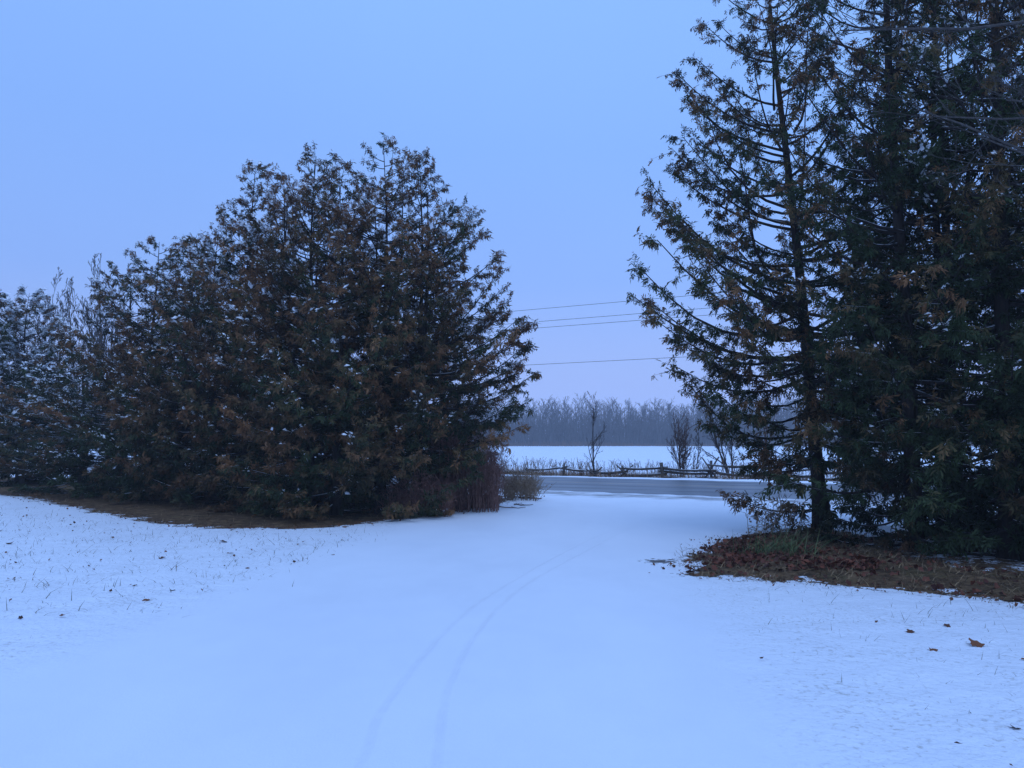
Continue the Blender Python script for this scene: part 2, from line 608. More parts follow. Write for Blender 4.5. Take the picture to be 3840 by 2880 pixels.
def mat_road():
    m, t, b = new_mat('wet_asphalt')
    p = pos(t)
    u = attr(t, 'across')
    rot = math.atan2(0.54, 1.0)
    v = stretch(t, p, (0.10, 1.6, 1), rot)
    s1 = noise(t, v, 1.5, 5, 0.6)
    v2 = stretch(t, p, (0.35, 0.9, 1), rot)
    s2 = noise(t, v2, 0.8, 4, 0.6)
    fine = noise(t, p, 60, 3)
    base = mixc(t, fine, (0.026, 0.026, 0.030), (0.060, 0.058, 0.062))
    # slush film between the wheel lines
    lane = mathn(t, 'ABSOLUTE', mathn(t, 'SUBTRACT', mathn(t, 'ABSOLUTE', u), 1.9))
    wheel = mapr(t, mathn(t, 'ABSOLUTE', mathn(t, 'SUBTRACT', lane, 0.75)), 0.1, 0.55, 0.0, 1.0)
    k = mathn(t, 'MULTIPLY', mapr(t, mathn(t, 'ADD', s1, mathn(t, 'MULTIPLY', wheel, 0.10)), 0.46, 0.72), 0.30)
    k = mathn(t, 'ADD', k, mathn(t, 'MULTIPLY', mapr(t, s2, 0.48, 0.7), 0.08))
    ed = mapr(t, mathn(t, 'ADD', mathn(t, 'ABSOLUTE', u), mathn(t, 'MULTIPLY', mathn(t, 'SUBTRACT', s1, 0.5), 1.3)), RW - 0.45, RW - 0.1)
    c = mixc(t, k, base, (0.62, 0.63, 0.66))
    c = mixc(t, ed, c, (0.80, 0.82, 0.86))
    # worn yellow centre line
    cl = mapr(t, mathn(t, 'ABSOLUTE', mathn(t, 'SUBTRACT', mathn(t, 'ABSOLUTE', u), 0.14)), 0.05, 0.06, 1.0, 0.0)
    cl = mathn(t, 'MULTIPLY', cl, mapr(t, noise(t, p, 5, 4), 0.40, 0.6, 0.15, 0.75))
    c = mixc(t, cl, c, (0.50, 0.29, 0.10))
    t.links.new(c, b.inputs['Base Color'])
    t.links.new(mapr(t, s1, 0.35, 0.7, 0.28, 0.62), b.inputs['Roughness'])
    b.inputs['Specular IOR Level'].default_value = 0.45
    bump(t, b, fine, 0.35, 0.01)
    return m


rm = mesh_np('road', rV, rF, dict(across=Uu.ravel()), smooth=True)
tag(obj('road', rm, mat_road()), kind='structure')


# ================================================================== cedars
def frond_template(kind, rng):
    """flat drooping spray of narrow scale-leaf fingers"""
    V = []; F = []
    if kind == 'near':
        lv = [(0.45, 0, 0.58), (0.05, 50, 0.46), (0.08, -52, 0.46), (0.30, 42, 0.48), (0.36, -40, 0.46), (0.15, 15, 0.5)]
    else:
        lv = [(0.30, 0, 0.70), (0.05, 46, 0.58), (0.12, -48, 0.56), (0.35, 30, 0.48)]
    wid = 0.085 if kind == 'near' else 0.125
    for s, a, l in lv:
        a = math.radians(a + rng.normal(0, 10)); l = l * rng.uniform(0.75, 1.25)
        o = np.array([s + rng.normal(0, 0.03), 0, 0])
        d = np.array([math.cos(a), math.sin(a), 0]); w = np.array([-math.sin(a), math.cos(a), 0])
        tip = o + d * l
        k = rng.uniform(0.45, 0.8)
        tw = rng.normal(0, 0.05)
        pts = [o, o + d * l * k + w * wid + [0, 0, tw], tip - w * wid * 0.6 - [0, 0, tw]]
        b0 = len(V); V += pts; F.append([b0, b0 + 1, b0 + 2])
    V = np.array(V, float)
    V[:, 2] += -0.45 * V[:, 0] ** 2 - 0.25 * np.abs(V[:, 1])   # droops along and across
    return V, np.array(F)


_tr = np.random.RandomState(11)
FRONDS = {k: [frond_template(k, _tr) for _ in range(5)] for k in ('near', 'far')}

# low snow lump
_lump_ang = np.arange(4) * PI / 2
LUMP_V = np.array([[0, 0, 0.40]] + [[1.0 * math.cos(a), 0.55 * math.sin(a), -0.06] for a in _lump_ang])
LUMP_F = np.array([[0, 1 + i, 1 + (i + 1) % 4] for i in range(4)])


def profile(t):
    """crown radius over height fraction 0..1 (1 = top)"""
    xs = [0.0, 0.12, 0.22, 0.36, 0.44, 0.55, 0.66, 0.76, 0.87, 0.95, 1.0]
    ys = [0.55, 0.66, 0.82, 1.0, 0.93, 0.80, 0.68, 0.54, 0.36, 0.16, 0.03]
    return np.interp(t, xs, ys)


def profile_end(t):
    xs = [0.0, 0.10, 0.16, 0.22, 0.36, 0.44, 0.55, 0.66, 0.76, 0.87, 0.95, 1.0]
    ys = [0.20, 0.35, 0.60, 0.80, 1.0, 0.93, 0.80, 0.68, 0.54, 0.36, 0.16, 0.03]
    return np.interp(t, xs, ys)


def profile_full(t):
    xs = [0.0, 0.12, 0.22, 0.36, 0.50, 0.62, 0.74, 0.84, 0.91, 0.96, 1.0]
    ys = [0.75, 0.85, 0.95, 1.0, 0.95, 0.88, 0.76, 0.62, 0.46, 0.30, 0.10]
    return np.interp(t, xs, ys)


def profile_skirt(t):
    xs = [0.0, 0.05, 0.12, 0.22, 0.35, 0.48, 0.62, 0.75, 0.85, 0.94, 1.0]
    ys = [0.60, 0.72, 0.85, 0.95, 1.0, 0.92, 0.78, 0.60, 0.42, 0.20, 0.03]
    return np.interp(t, xs, ys)


def profile_tall(t):
    xs = [0.0, 0.08, 0.14, 0.22, 0.30, 0.40, 0.52, 0.62, 0.75, 0.85, 0.94, 1.0]
    ys = [0.28, 0.36, 0.50, 0.72, 0.95, 1.0, 0.86, 0.70, 0.52, 0.36, 0.18, 0.03]
    return np.interp(t, xs, ys)


def cedar(label, group, X, Y, H, R, seed, kind='far', lean=(0, 0), zlo=0.15, limbs=11.0, twig=7.0, fro=6.0, fsize=0.20,
          brown=0.6, snow=250, snow_size=0.07, trunk_r=0.12, prof=profile, rise=(0.05, 0.9), extra=(), bias=None, twins=0, thin=(1.30, 0.52), back=0.45, low=0.98):
    rng = np.random.RandomState(seed)
    z0 = gz(X, Y) - 0.05
    root = empty('cedar_tree', (X, Y, z0))
    tag(root, label, 'tree', group)
    # trunk
    k = 14
    tz = np.linspace(0, 1, k)
    ph = rng.uniform(0, 6.28, 2)
    def axis_at(f):
        f = np.asarray(f, float)
        return np.stack([lean[0] * f + 0.07 * np.sin(f * 7 + ph[0]) * f, lean[1] * f + 0.07 * np.sin(f * 6 + ph[1]) * f, H * f], -1)
    P = axis_at(tz * 0.985)[None]
    Rr = (trunk_r * (1 - tz) ** (1.25 if kind == 'far' else 0.95) + 0.006 + trunk_r * 0.55 * np.exp(-tz * H / 0.22))[None]
    a = Acc()
    a.add(*tubes(P, Rr, 10))
    for w in range(twins):                                    # second stem rising beside the main one
        f0 = rng.uniform(0.02, 0.2); an = rng.uniform(0, 6.28); dd = rng.uniform(0.35, 0.8)
        q = np.linspace(0, 1, 9)
        Q = axis_at(f0 + q * (rng.uniform(0.75, 0.93) - f0))
        Q[:, 0] += dd * np.cos(an) * q ** 0.6; Q[:, 1] += dd * np.sin(an) * q ** 0.6
        a.add(*tubes(Q[None], (trunk_r * 0.55 * (1 - q) + 0.008)[None], 7))
    trunk = obj('trunk', a.mesh('trunk', True), M_BARK, root)
    # limbs
    nL = int(H * limbs)
    f = (np.arange(nL) + rng.uniform(0, 1, nL)) / nL
    f = zlo / H + (1 - zlo / H) * f ** low
    az = np.arange(nL) * 2.39996 + rng.normal(0, 0.5, nL)
    L = R * prof(f) * np.where(rng.uniform(0, 1, nL) < 0.25, rng.uniform(0.45, 0.8, nL), rng.uniform(0.8, 1.1, nL))
    if bias is not None:                                      # reach further to one side
        L = L * (1 + bias[1] * np.cos(az - bias[0]))
    rs = rise[0] + (rise[1] - rise[0]) * np.clip((f - 0.1) / 0.7, 0, 1) + rng.normal(0, 0.12, nL)
    if back > 0:                                              # fewer limbs on the side away from the camera
        away = (np.cos(az) * X + np.sin(az) * Y) / math.hypot(X, Y)
        keep = (away < 0.35) | (rng.uniform(0, 1, nL) > back)
        az, L, f, rs = az[keep], L[keep], f[keep], rs[keep]
    for (ea, el, ef, er) in extra:
        az = np.append(az, ea); L = np.append(L, el); f = np.append(f, ef); rs = np.append(rs, er)
    nL = len(L)
    L = np.maximum(L, 0.12)
    ztip = f * H
    zst = np.maximum(ztip - rs * L, 0.12 + 0.02 * rng.uniform(0, 1, nL))
    zst = np.minimum(zst, H * 0.965)
    S = axis_at(zst / H)
    K = 7
    s = np.linspace(0, 1, K)[None, :, None]
    d = np.stack([np.cos(az), np.sin(az), np.zeros(nL)], -1)[:, None]
    side = np.stack([-np.sin(az), np.cos(az), np.zeros(nL)], -1)[:, None]
    wig = rng.normal(0, 0.06, (nL, 1, 1)) * L[:, None, None]
    LP = S[:, None] + d * L[:, None, None] * s + side * wig * np.sin(s * 3.5 + rng.uniform(0, 6, (nL, 1, 1)))
    dz = (ztip - zst)[:, None]
    ss = s[..., 0]
    sag = rng.uniform(0.04, 0.20, (nL, 1)) * L[:, None] * np.clip(1.25 - f, 0.1, 1)[:, None]
    LP[..., 2] += dz * (0.55 * ss + 0.45 * ss ** 2.2) - sag * np.sin(ss * PI)
    LP[..., 2] = np.maximum(LP[..., 2], 0.12)
    LR = (0.006 + 0.0115 * L[:, None]) * (1 - 0.88 * ss) + 0.002
    a = Acc()
    a.add(*tubes(LP, LR, 5 if kind == 'near' else 3, cap=False))
    # twigs
    nT = np.maximum(4, (L * twig + 2).astype(int))
    li = np.repeat(np.arange(nL), nT)
    n = len(li)
    st = rng.uniform(0.22, 1.0, n) ** 0.75
    lastt = np.concatenate([[True], li[1:] != li[:-1]])
    st[lastt] = 0.99
    q = st * (K - 1); q0 = np.minimum(q.astype(int), K - 2); fr = (q - q0)[:, None]
    B0 = LP[li, q0] * (1 - fr) + LP[li, q0 + 1] * fr
    fd = norm(LP[li, q0 + 1] - LP[li, q0])
    sg = np.where(rng.uniform(0, 1, n) < 0.5, -1.0, 1.0)[:, None]
    td = fd * rng.uniform(0.4, 1.0, (n, 1)) + sg * side[li, 0] * rng.uniform(0.2, 1.0, (n, 1)) + rng.normal(0, 0.25, (n, 3))
    td[:, 2] += rng.uniform(-0.15, 0.35, n)
    td = norm(td)
    tl = rng.uniform(0.18, 0.5, n) * np.clip(0.45 + L[li] * 0.35, 0.4, 1.15) * (1.15 - 0.35 * st)
    w = np.linspace(0, 1, 3)[None, :, None]
    TP = B0[:, None] + td[:, None] * tl[:, None, None] * w
    TP[..., 2] -= (0.22 * tl)[:, None] * w[..., 0] ** 2
    TP[..., 2] = np.maximum(TP[..., 2], 0.08)
    TR = np.broadcast_to(np.array([0.005, 0.0035, 0.0018])[None], (n, 3))
    a.add(*tubes(TP[:, ::2], TR[:, ::2], 3, cap=False))
    limbs_o = obj('branchwork', a.mesh('branchwork'), M_LIMB, trunk)
    tag(limbs_o, kind='stuff')
    # fronds
    nF = rng.poisson(fro * np.clip(thin[0] - thin[1] * f[li], 0.25, 2), n) + 1
    ti = np.repeat(np.arange(n), nF)
    m = len(ti)
    u = rng.uniform(0.02, 1.0, m) ** 0.75 * 1.05
    b0 = TP[ti, 0] * (1 - u[:, None]) + TP[ti, 2] * u[:, None]
    b0[:, 2] += (0.22 * tl[ti]) * (u - u * u)
    fdv = td[ti] * 0.7 + rng.normal(0, 0.55, (m, 3))
    fdv[:, 2] -= rng.uniform(0.0, 1.3, m)
    fx, fy, fz = frames(fdv, rng, 0.8)
    fs = fsize * rng.uniform(0.65, 1.35, m) * np.clip(1.28 - 0.42 * f[li[ti]], 0.7, 1.4)
    # colour: bronzed at exposed tips, greener inside and low
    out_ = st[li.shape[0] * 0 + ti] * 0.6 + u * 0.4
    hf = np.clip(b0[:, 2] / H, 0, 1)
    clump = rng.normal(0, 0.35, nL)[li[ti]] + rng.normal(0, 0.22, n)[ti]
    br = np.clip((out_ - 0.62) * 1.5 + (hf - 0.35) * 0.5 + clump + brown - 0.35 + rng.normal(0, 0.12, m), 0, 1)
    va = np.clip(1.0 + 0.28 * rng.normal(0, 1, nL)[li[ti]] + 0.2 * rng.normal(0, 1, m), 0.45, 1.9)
    a = Acc()
    pick = rng.randint(0, 5, m)
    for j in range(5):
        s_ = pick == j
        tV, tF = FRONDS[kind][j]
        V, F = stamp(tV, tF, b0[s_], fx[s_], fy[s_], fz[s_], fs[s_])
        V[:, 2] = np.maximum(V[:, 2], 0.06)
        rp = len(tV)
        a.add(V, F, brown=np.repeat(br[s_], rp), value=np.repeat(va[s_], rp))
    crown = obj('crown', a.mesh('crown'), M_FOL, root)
    # snow lodged on sprays and limbs
    if snow:
        wgt = (0.02 + hf ** 1.3) * np.clip(out_, 0.1, 1) * (u < 1.0) * np.exp(0.9 * rng.normal(0, 1, nL))[li[ti]]
        c = np.repeat(rng.choice(m, snow, p=wgt / wgt.sum()), 3)
        snow = len(c)
        ps = b0[c] + np.array([0, 0, 0.012]) + td[ti[c]] * rng.uniform(-0.09, 0.09, (snow, 1)) + rng.normal(0, 0.03, (snow, 3))
        sz = snow_size * 0.72 * np.exp(0.35 * rng.normal(0, 1, snow))
        dx = td[ti[c]] * np.array([1, 1, 0.55]) + rng.normal(0, 0.25, (snow, 3))
        fx, fy, fz = frames(dx, rng, 0.25)
        V, F = stamp(LUMP_V, LUMP_F, ps, fx, fy, fz, sz)
        V += rng.normal(0, 0.006, V.shape)
        so = obj('snow_clumps', mesh_np('snow_clumps', V, F, smooth=True), M_SNOW, crown)
        tag(so, kind='stuff')
    return root


def copy_cedar(src, label, group, X, Y, turn, sxy, sz):
    """the same growth again, turned and stretched, with copies of its parts"""
    r = src.copy(); col.objects.link(r)
    r.location = (X, Y, gz(X, Y) - 0.05); r.rotation_euler = (0, 0, turn); r.scale = (sxy, sxy, sz)
    r['label'] = label; r['group'] = group
    for ch in src.children:
        c = ch.copy(); col.objects.link(c); c.parent = r
        for g in ch.children:
            d = g.copy(); col.objects.link(d); d.parent = c
    return r


GL = 'cedars of the left windbreak'
HEDGE_BASE = dict(kind='far', prof=profile_full, limbs=13.0, twig=8.0, fro=13.5, fsize=0.108, rise=(0.0, 0.7), zlo=0.12, trunk_r=0.11,
                  snow=520, snow_size=0.055, back=0.0, thin=(1.25, 0.45))


def hedge(label, X, Y, H, R, seed, **kw):
    return cedar(label, GL, X, Y, H, R, seed, **{**HEDGE_BASE, **kw})


def again(src, label, X, Y, turn, sxy, sz):
    return copy_cedar(src, label, GL, X, Y, turn, sxy, sz)


hedge('broad brown cedar closing the left windbreak beside the red shrub', -2.1, 17.4, 8.35, 2.7, 100,
      prof=profile_end, zlo=0.9, bias=(0.0, 0.05), brown=0.68, twins=2, snow=480,
      extra=((0.1, 2.65, 0.38, 0.3), (-0.1, 2.4, 0.45, 0.4), (0.15, 2.0, 0.58, 0.5), (-0.15, 1.65, 0.68, 0.6), (0.0, 2.2, 0.52, 0.45), (0.1, 2.45, 0.30, 0.15),
             (0.2, 1.25, 0.80, 0.6), (0.3, 1.9, 0.62, 0.5), (-0.3, 2.3, 0.48, 0.4), (0.3, 2.4, 0.41, 0.3), (-0.2, 1.4, 0.75, 0.6), (0.0, 1.8, 0.25, 0.1)))
pB = hedge('tallest brown cedar of the left windbreak, just left of its end tree', -2.85, 16.9, 8.4, 2.15, 101, brown=0.70, twins=1)
pC = hedge('brown cedar with twin pointed tips in the left windbreak', -3.75, 16.6, 7.75, 2.2, 102, brown=0.68)
pS = hedge('cedar whose narrow isolated spire rises from the left windbreak', -6.4, 18.5, 8.5, 1.75, 105, brown=0.60, prof=profile)
pD = hedge('lower brown cedar directly left of the isolated spire', -7.4, 19.0, 6.9, 2.1, 106, brown=0.54)
pE = hedge('snow-dusted cedar second from the left in the windbreak', -9.7, 20.7, 7.1, 2.0, 108, brown=0.42, snow=620)
again(pB, 'brown cedar with a thin crooked tip left of the twin tips', -4.45, 17.0, 2.1, 1.0, 0.97)
again(pC, 'sunken brown cedar right of the isolated spire in the left windbreak', -5.4, 18.0, 3.6, 1.0, 0.99)
again(pD, 'round-topped cedar third from the left in the windbreak', -8.5, 20.0, 1.3, 0.95, 1.02)
again(pE, 'green sloping cedar at the left shoulder of the windbreak', -11.0, 21.9, 2.4, 1.05, 0.92)
again(pE, 'low green cedar at the foot of the left shoulder of the windbreak', -12.9, 23.2, 4.4, 1.1, 0.60)
again(pS, 'cedar behind the end tree, showing through its thin right side', -1.75, 19.3, 1.0, 1.05, 0.82)
again(pC, 'back-row cedar filling the notch between the tallest tip and the twin tips', -3.3, 18.3, 5.0, 0.95, 1.03)
again(pB, 'back-row cedar filling the notch right of the sunken cedar', -4.95, 18.8, 4.1, 0.95, 0.95)
again(pD, 'back-row cedar filling the notch left of the isolated spire', -7.3, 20.3, 3.3, 0.95, 1.07)
again(pE, 'back-row cedar rising between the two round left tops', -9.3, 22.0, 0.9, 0.95, 1.04)
# the far-left snowy ones stand farther back
GF = 'snowy cedars at the far left'
pF = cedar('snowy grey-green cedar beside the bare trees at the far left', GF, -17.3, 27.2, 7.0, 2.0, 150, limbs=14, twig=8, fro=13, fsize=0.14, brown=0.22,
           snow=2300, snow_size=0.085, prof=profile_full, back=0.0, thin=(1.1, 0.15), rise=(0.0, 0.7))
copy_cedar(pF, 'snowy cedar cut by the left edge of the photo', GF, -19.0, 27.6, 2.2, 1.12, 1.0)

GR = 'tall cedars right of the driveway'
NEAR_BASE = dict(kind='near', thin=(1.36, 0.92), low=0.95, limbs=11.5, twig=7.4, fro=10.0, fsize=0.118, rise=(0.0, 0.95), snow_size=0.05,
                 back=0.0, prof=profile_skirt, zlo=0.15)


def tall(label, X, Y, H, R, seed, **kw):
    return cedar(label, GR, X, Y, H, R, seed, **{**NEAR_BASE, **kw})


tall('tall lacy cedar with dark leaning trunk overhanging the driveway', 5.4, 13.5, 11.6, 2.85, 200,
     lean=(-0.75, 0.1), limbs=11.5, twig=8.0, fro=10.0, brown=0.48, snow=140, trunk_r=0.12, bias=(PI, 0.08), prof=profile_tall, thin=(1.15, 0.30), zlo=1.0,
     extra=((PI * 1.0, 1.55, 0.052, 0.12), (PI * 1.2, 1.0, 0.05, 0.1),
            (PI * 1.03, 2.95, 0.40, 0.35), (PI * 0.95, 2.55, 0.52, 0.5), (PI * 1.06, 2.15, 0.59, 0.6), (PI * 0.97, 1.5, 0.74, 0.6), (PI, 2.65, 0.32, 0.2),
            (PI * 1.04, 2.35, 0.25, 0.05), (PI * 0.92, 2.7, 0.36, 0.4), (PI * 1.1, 2.6, 0.46, 0.5), (PI * 0.9, 2.1, 0.62, 0.6), (PI * 1.02, 1.75, 0.67, 0.6),
            (PI * 0.97, 1.3, 0.80, 0.6), (PI * 1.05, 1.1, 0.85, 0.6)))
pP = tall('tall dense cedar second from the driveway, trunk hung with green sprays', 5.85, 11.3, 12.2, 2.15, 201,
          lean=(-0.12, 0), brown=0.22, snow=200, trunk_r=0.12)
pQ = tall('slim cedar with a thin double stem in the right cluster', 6.65, 11.9, 11.4, 2.0, 202,
          lean=(0.1, 0), limbs=10.5, brown=0.18, snow=200, trunk_r=0.085, twins=2)
copy_cedar(pP, 'cedar with thick flared trunk near the right edge', GR, 6.75, 10.55, 2.5, 1.0, 1.03)
copy_cedar(pQ, 'dark green cedar cut by the right edge of the photo', GR, 8.0, 10.3, 2.0, 1.1, 1.05)
copy_cedar(pP, 'cedar half hidden behind the right cluster', GR, 7.9, 13.8, 4.4, 1.05, 0.95)


# ================================================================== bare trees
def branch_tree(rng, H, r0, levels=4, spread=0.55, up=0.25, kids=(5, 5, 4, 3), lens=(0.5, 0.5, 0.5), first=0.25, stems=1, lean=(0, 0), droop=0.0, K=6, stem_sp=0.3):
    """returns list of (P (n,K,3), R (n,K)) per level"""
    lv = []
    P0 = []; R0 = []
    for i in range(stems):
        a = rng.uniform(0, 6.28)
        o = np.array([math.cos(a), math.sin(a), 0]) * (0.05 * (stems > 1) * rng.uniform(0.5, 2))
        sp = 0.0 if stems == 1 else rng.uniform(0.04, stem_sp)
        d = np.array([lean[0] + sp * math.cos(a), lean[1] + sp * math.sin(a), 1.0]); d /= np.linalg.norm(d)
        h = H * (1 if i == 0 else rng.uniform(0.6, 1.0))
        s = np.linspace(0, 1, K)[:, None]
        wob = np.cumsum(rng.normal(0, 0.022, (K, 3)), 0) * h * s
        P0.append(o + d * h * s + wob); R0.append(r0 * (1 if i == 0 else rng.uniform(0.55, 0.95)) * (1 - 0.9 * s[:, 0]) + 0.0015)
    P = np.array(P0); R = np.array(R0); Ls = np.linalg.norm(P[:, -1] - P[:, 0], axis=1)
    lv.append((P, R))
    for l in range(levels - 1):
        n = len(P); kk = kids[l]
        idx = np.repeat(np.arange(n), kk); m = len(idx)
        lo = first if l == 0 else 0.2
        s = lo + (0.98 - lo) * (np.tile(np.arange(kk), n) + rng.uniform(0, 1, m)) / kk
        q = s * (K - 1); q0 = np.minimum(q.astype(int), K - 2); fr = (q - q0)[:, None]
        B = P[idx, q0] * (1 - fr) + P[idx, q0 + 1] * fr
        br = R[idx, q0] * (1 - fr[:, 0]) + R[idx, q0 + 1] * fr[:, 0]
        pd = norm(P[idx, q0 + 1] - P[idx, q0])
        rv = rng.normal(0, 1, (m, 3)); rv = norm(rv - (rv * pd).sum(1, keepdims=True) * pd)
        d = pd * rng.uniform(0.55, 1.0, (m, 1)) + rv * spread * rng.uniform(0.7, 1.4, (m, 1)) + np.array([0, 0, up])
        d = norm(d)
        ln = Ls[idx] * lens[min(l, len(lens) - 1)] * rng.uniform(0.6, 1.15, m) * (1.1 - 0.65 * s)
        t = np.linspace(0, 1, K)[None, :, None]
        wob = np.cumsum(rng.normal(0, 0.045, (m, K, 3)), 1) * ln[:, None, None] * t
        NP = B[:, None] + d[:, None] * ln[:, None, None] * t + wob
        NP[..., 2] += (up * 0.35 * ln)[:, None] * t[..., 0] ** 2 - droop * ln[:, None] * t[..., 0] ** 2
        NP[:, 0] = B
        NR = np.minimum(br * 0.72, 0.02 * ln + 0.003)[:, None] * (1 - 0.85 * t[..., 0]) + 0.0012
        P, R, Ls = NP, NR, ln
        lv.append((P, R))
    return lv


def bare_tree(name, label, cat, X, Y, seed, mat, group=None, sides=(7, 5, 3, 3, 3), minr=0.0, **kw):
    rng = np.random.RandomState(seed)
    root = empty(name, (X, Y, gz(X, Y) - 0.04))
    tag(root, label, cat, group)
    lv = branch_tree(rng, **kw)
    a = Acc(); a.add(*tubes(lv[0][0], np.maximum(lv[0][1], minr), sides[0]))
    tr = obj('trunk', a.mesh('trunk', True), mat, root)
    a = Acc()
    for i, (P, R) in enumerate(lv[1:]):
        P = P.copy(); P[..., 2] = np.maximum(P[..., 2], 0.05)
        a.add(*tubes(P, np.maximum(R, minr), sides[i + 1], cap=False))
    tag(obj('crown', a.mesh('crown'), mat, root), kind='stuff')
    return root


FX = lambda X: 38.6 - 0.54 * X        # fence line
bare_tree('bare_sapling', 'lone crooked bare sapling behind the road left of the fence posts', 'tree', 3.95, 36.9, 301, M_ROADTREE,
          H=3.7, r0=0.052, levels=4, spread=0.65, kids=(10, 5, 4), lens=(0.42, 0.5, 0.5), first=0.12, up=0.2, lean=(-0.13, 0), minr=0.006)
bare_tree('bare_shrub', 'reddish multi-stemmed bare shrub behind the tilted fence post', 'shrub', 7.75, 35.3, 302, M_REDBARK,
          H=2.75, r0=0.04, levels=4, spread=0.5, kids=(9, 5, 4), lens=(0.42, 0.5, 0.5), first=0.15, stems=7, minr=0.006)
bare_tree('bare_tree', 'thin bare tree between the reddish shrub and the tall bare tree', 'tree', 8.5, 35.8, 303, M_ROADTREE,
          H=2.3, r0=0.03, levels=4, spread=0.5, kids=(8, 5, 4), lens=(0.4, 0.5, 0.5), first=0.15, stems=2, minr=0.006)
bare_tree('bare_tree', 'tall grey bare tree behind the fence beside the right cedars', 'tree', 10.2, 36.0, 304, M_ROADTREE,
          H=4.6, r0=0.05, levels=5, spread=0.5, kids=(11, 6, 4, 3), lens=(0.42, 0.5, 0.5), first=0.12, stems=3, minr=0.006)
bare_tree('bare_tree', 'bare reddish tree by the fence partly behind cedar sprays', 'tree', 11.3, 35.0, 305, M_REDBARK,
          H=3.9, r0=0.045, levels=4, spread=0.5, kids=(10, 5, 4), lens=(0.42, 0.5, 0.5), first=0.12, stems=3, minr=0.006)
bare_tree('bare_tree', 'bare tree behind the fence seen through the right cedars', 'tree', 14.5, 34.0, 306, M_ROADTREE,
          H=6.5, r0=0.06, levels=4, spread=0.5, kids=(10, 5, 4), lens=(0.42, 0.5, 0.5), first=0.12, stems=3, minr=0.006)
bare_tree('bare_tree', 'feathery bare tree in the gap beside the far-left snowy cedar', 'tree', -21.8, 36, 307, M_GREYBARK,
          H=9.0, r0=0.10, levels=5, spread=0.45, up=0.35, kids=(16, 6, 5, 4), lens=(0.36, 0.5, 0.5), first=0.2, stems=3, minr=0.008, K=4)
bare_tree('bare_tree', 'bare tree with upright twigs against the left shoulder of the windbreak', 'tree', -18.2, 35, 308, M_GREYBARK,
          H=9.6, r0=0.09, levels=5, spread=0.45, up=0.35, kids=(14, 6, 5, 3), lens=(0.36, 0.5, 0.5), first=0.2, stems=4, minr=0.008, K=4)
bare_tree('bare_tree', 'lower bare tree between the two taller ones in the left gap', 'tree', -21.0, 38, 309, M_GREYBARK,
          H=8.8, r0=0.09, levels=5, spread=0.45, up=0.35, kids=(14, 6, 5, 3), lens=(0.36, 0.5, 0.5), first=0.2, stems=3, minr=0.008, K=4)


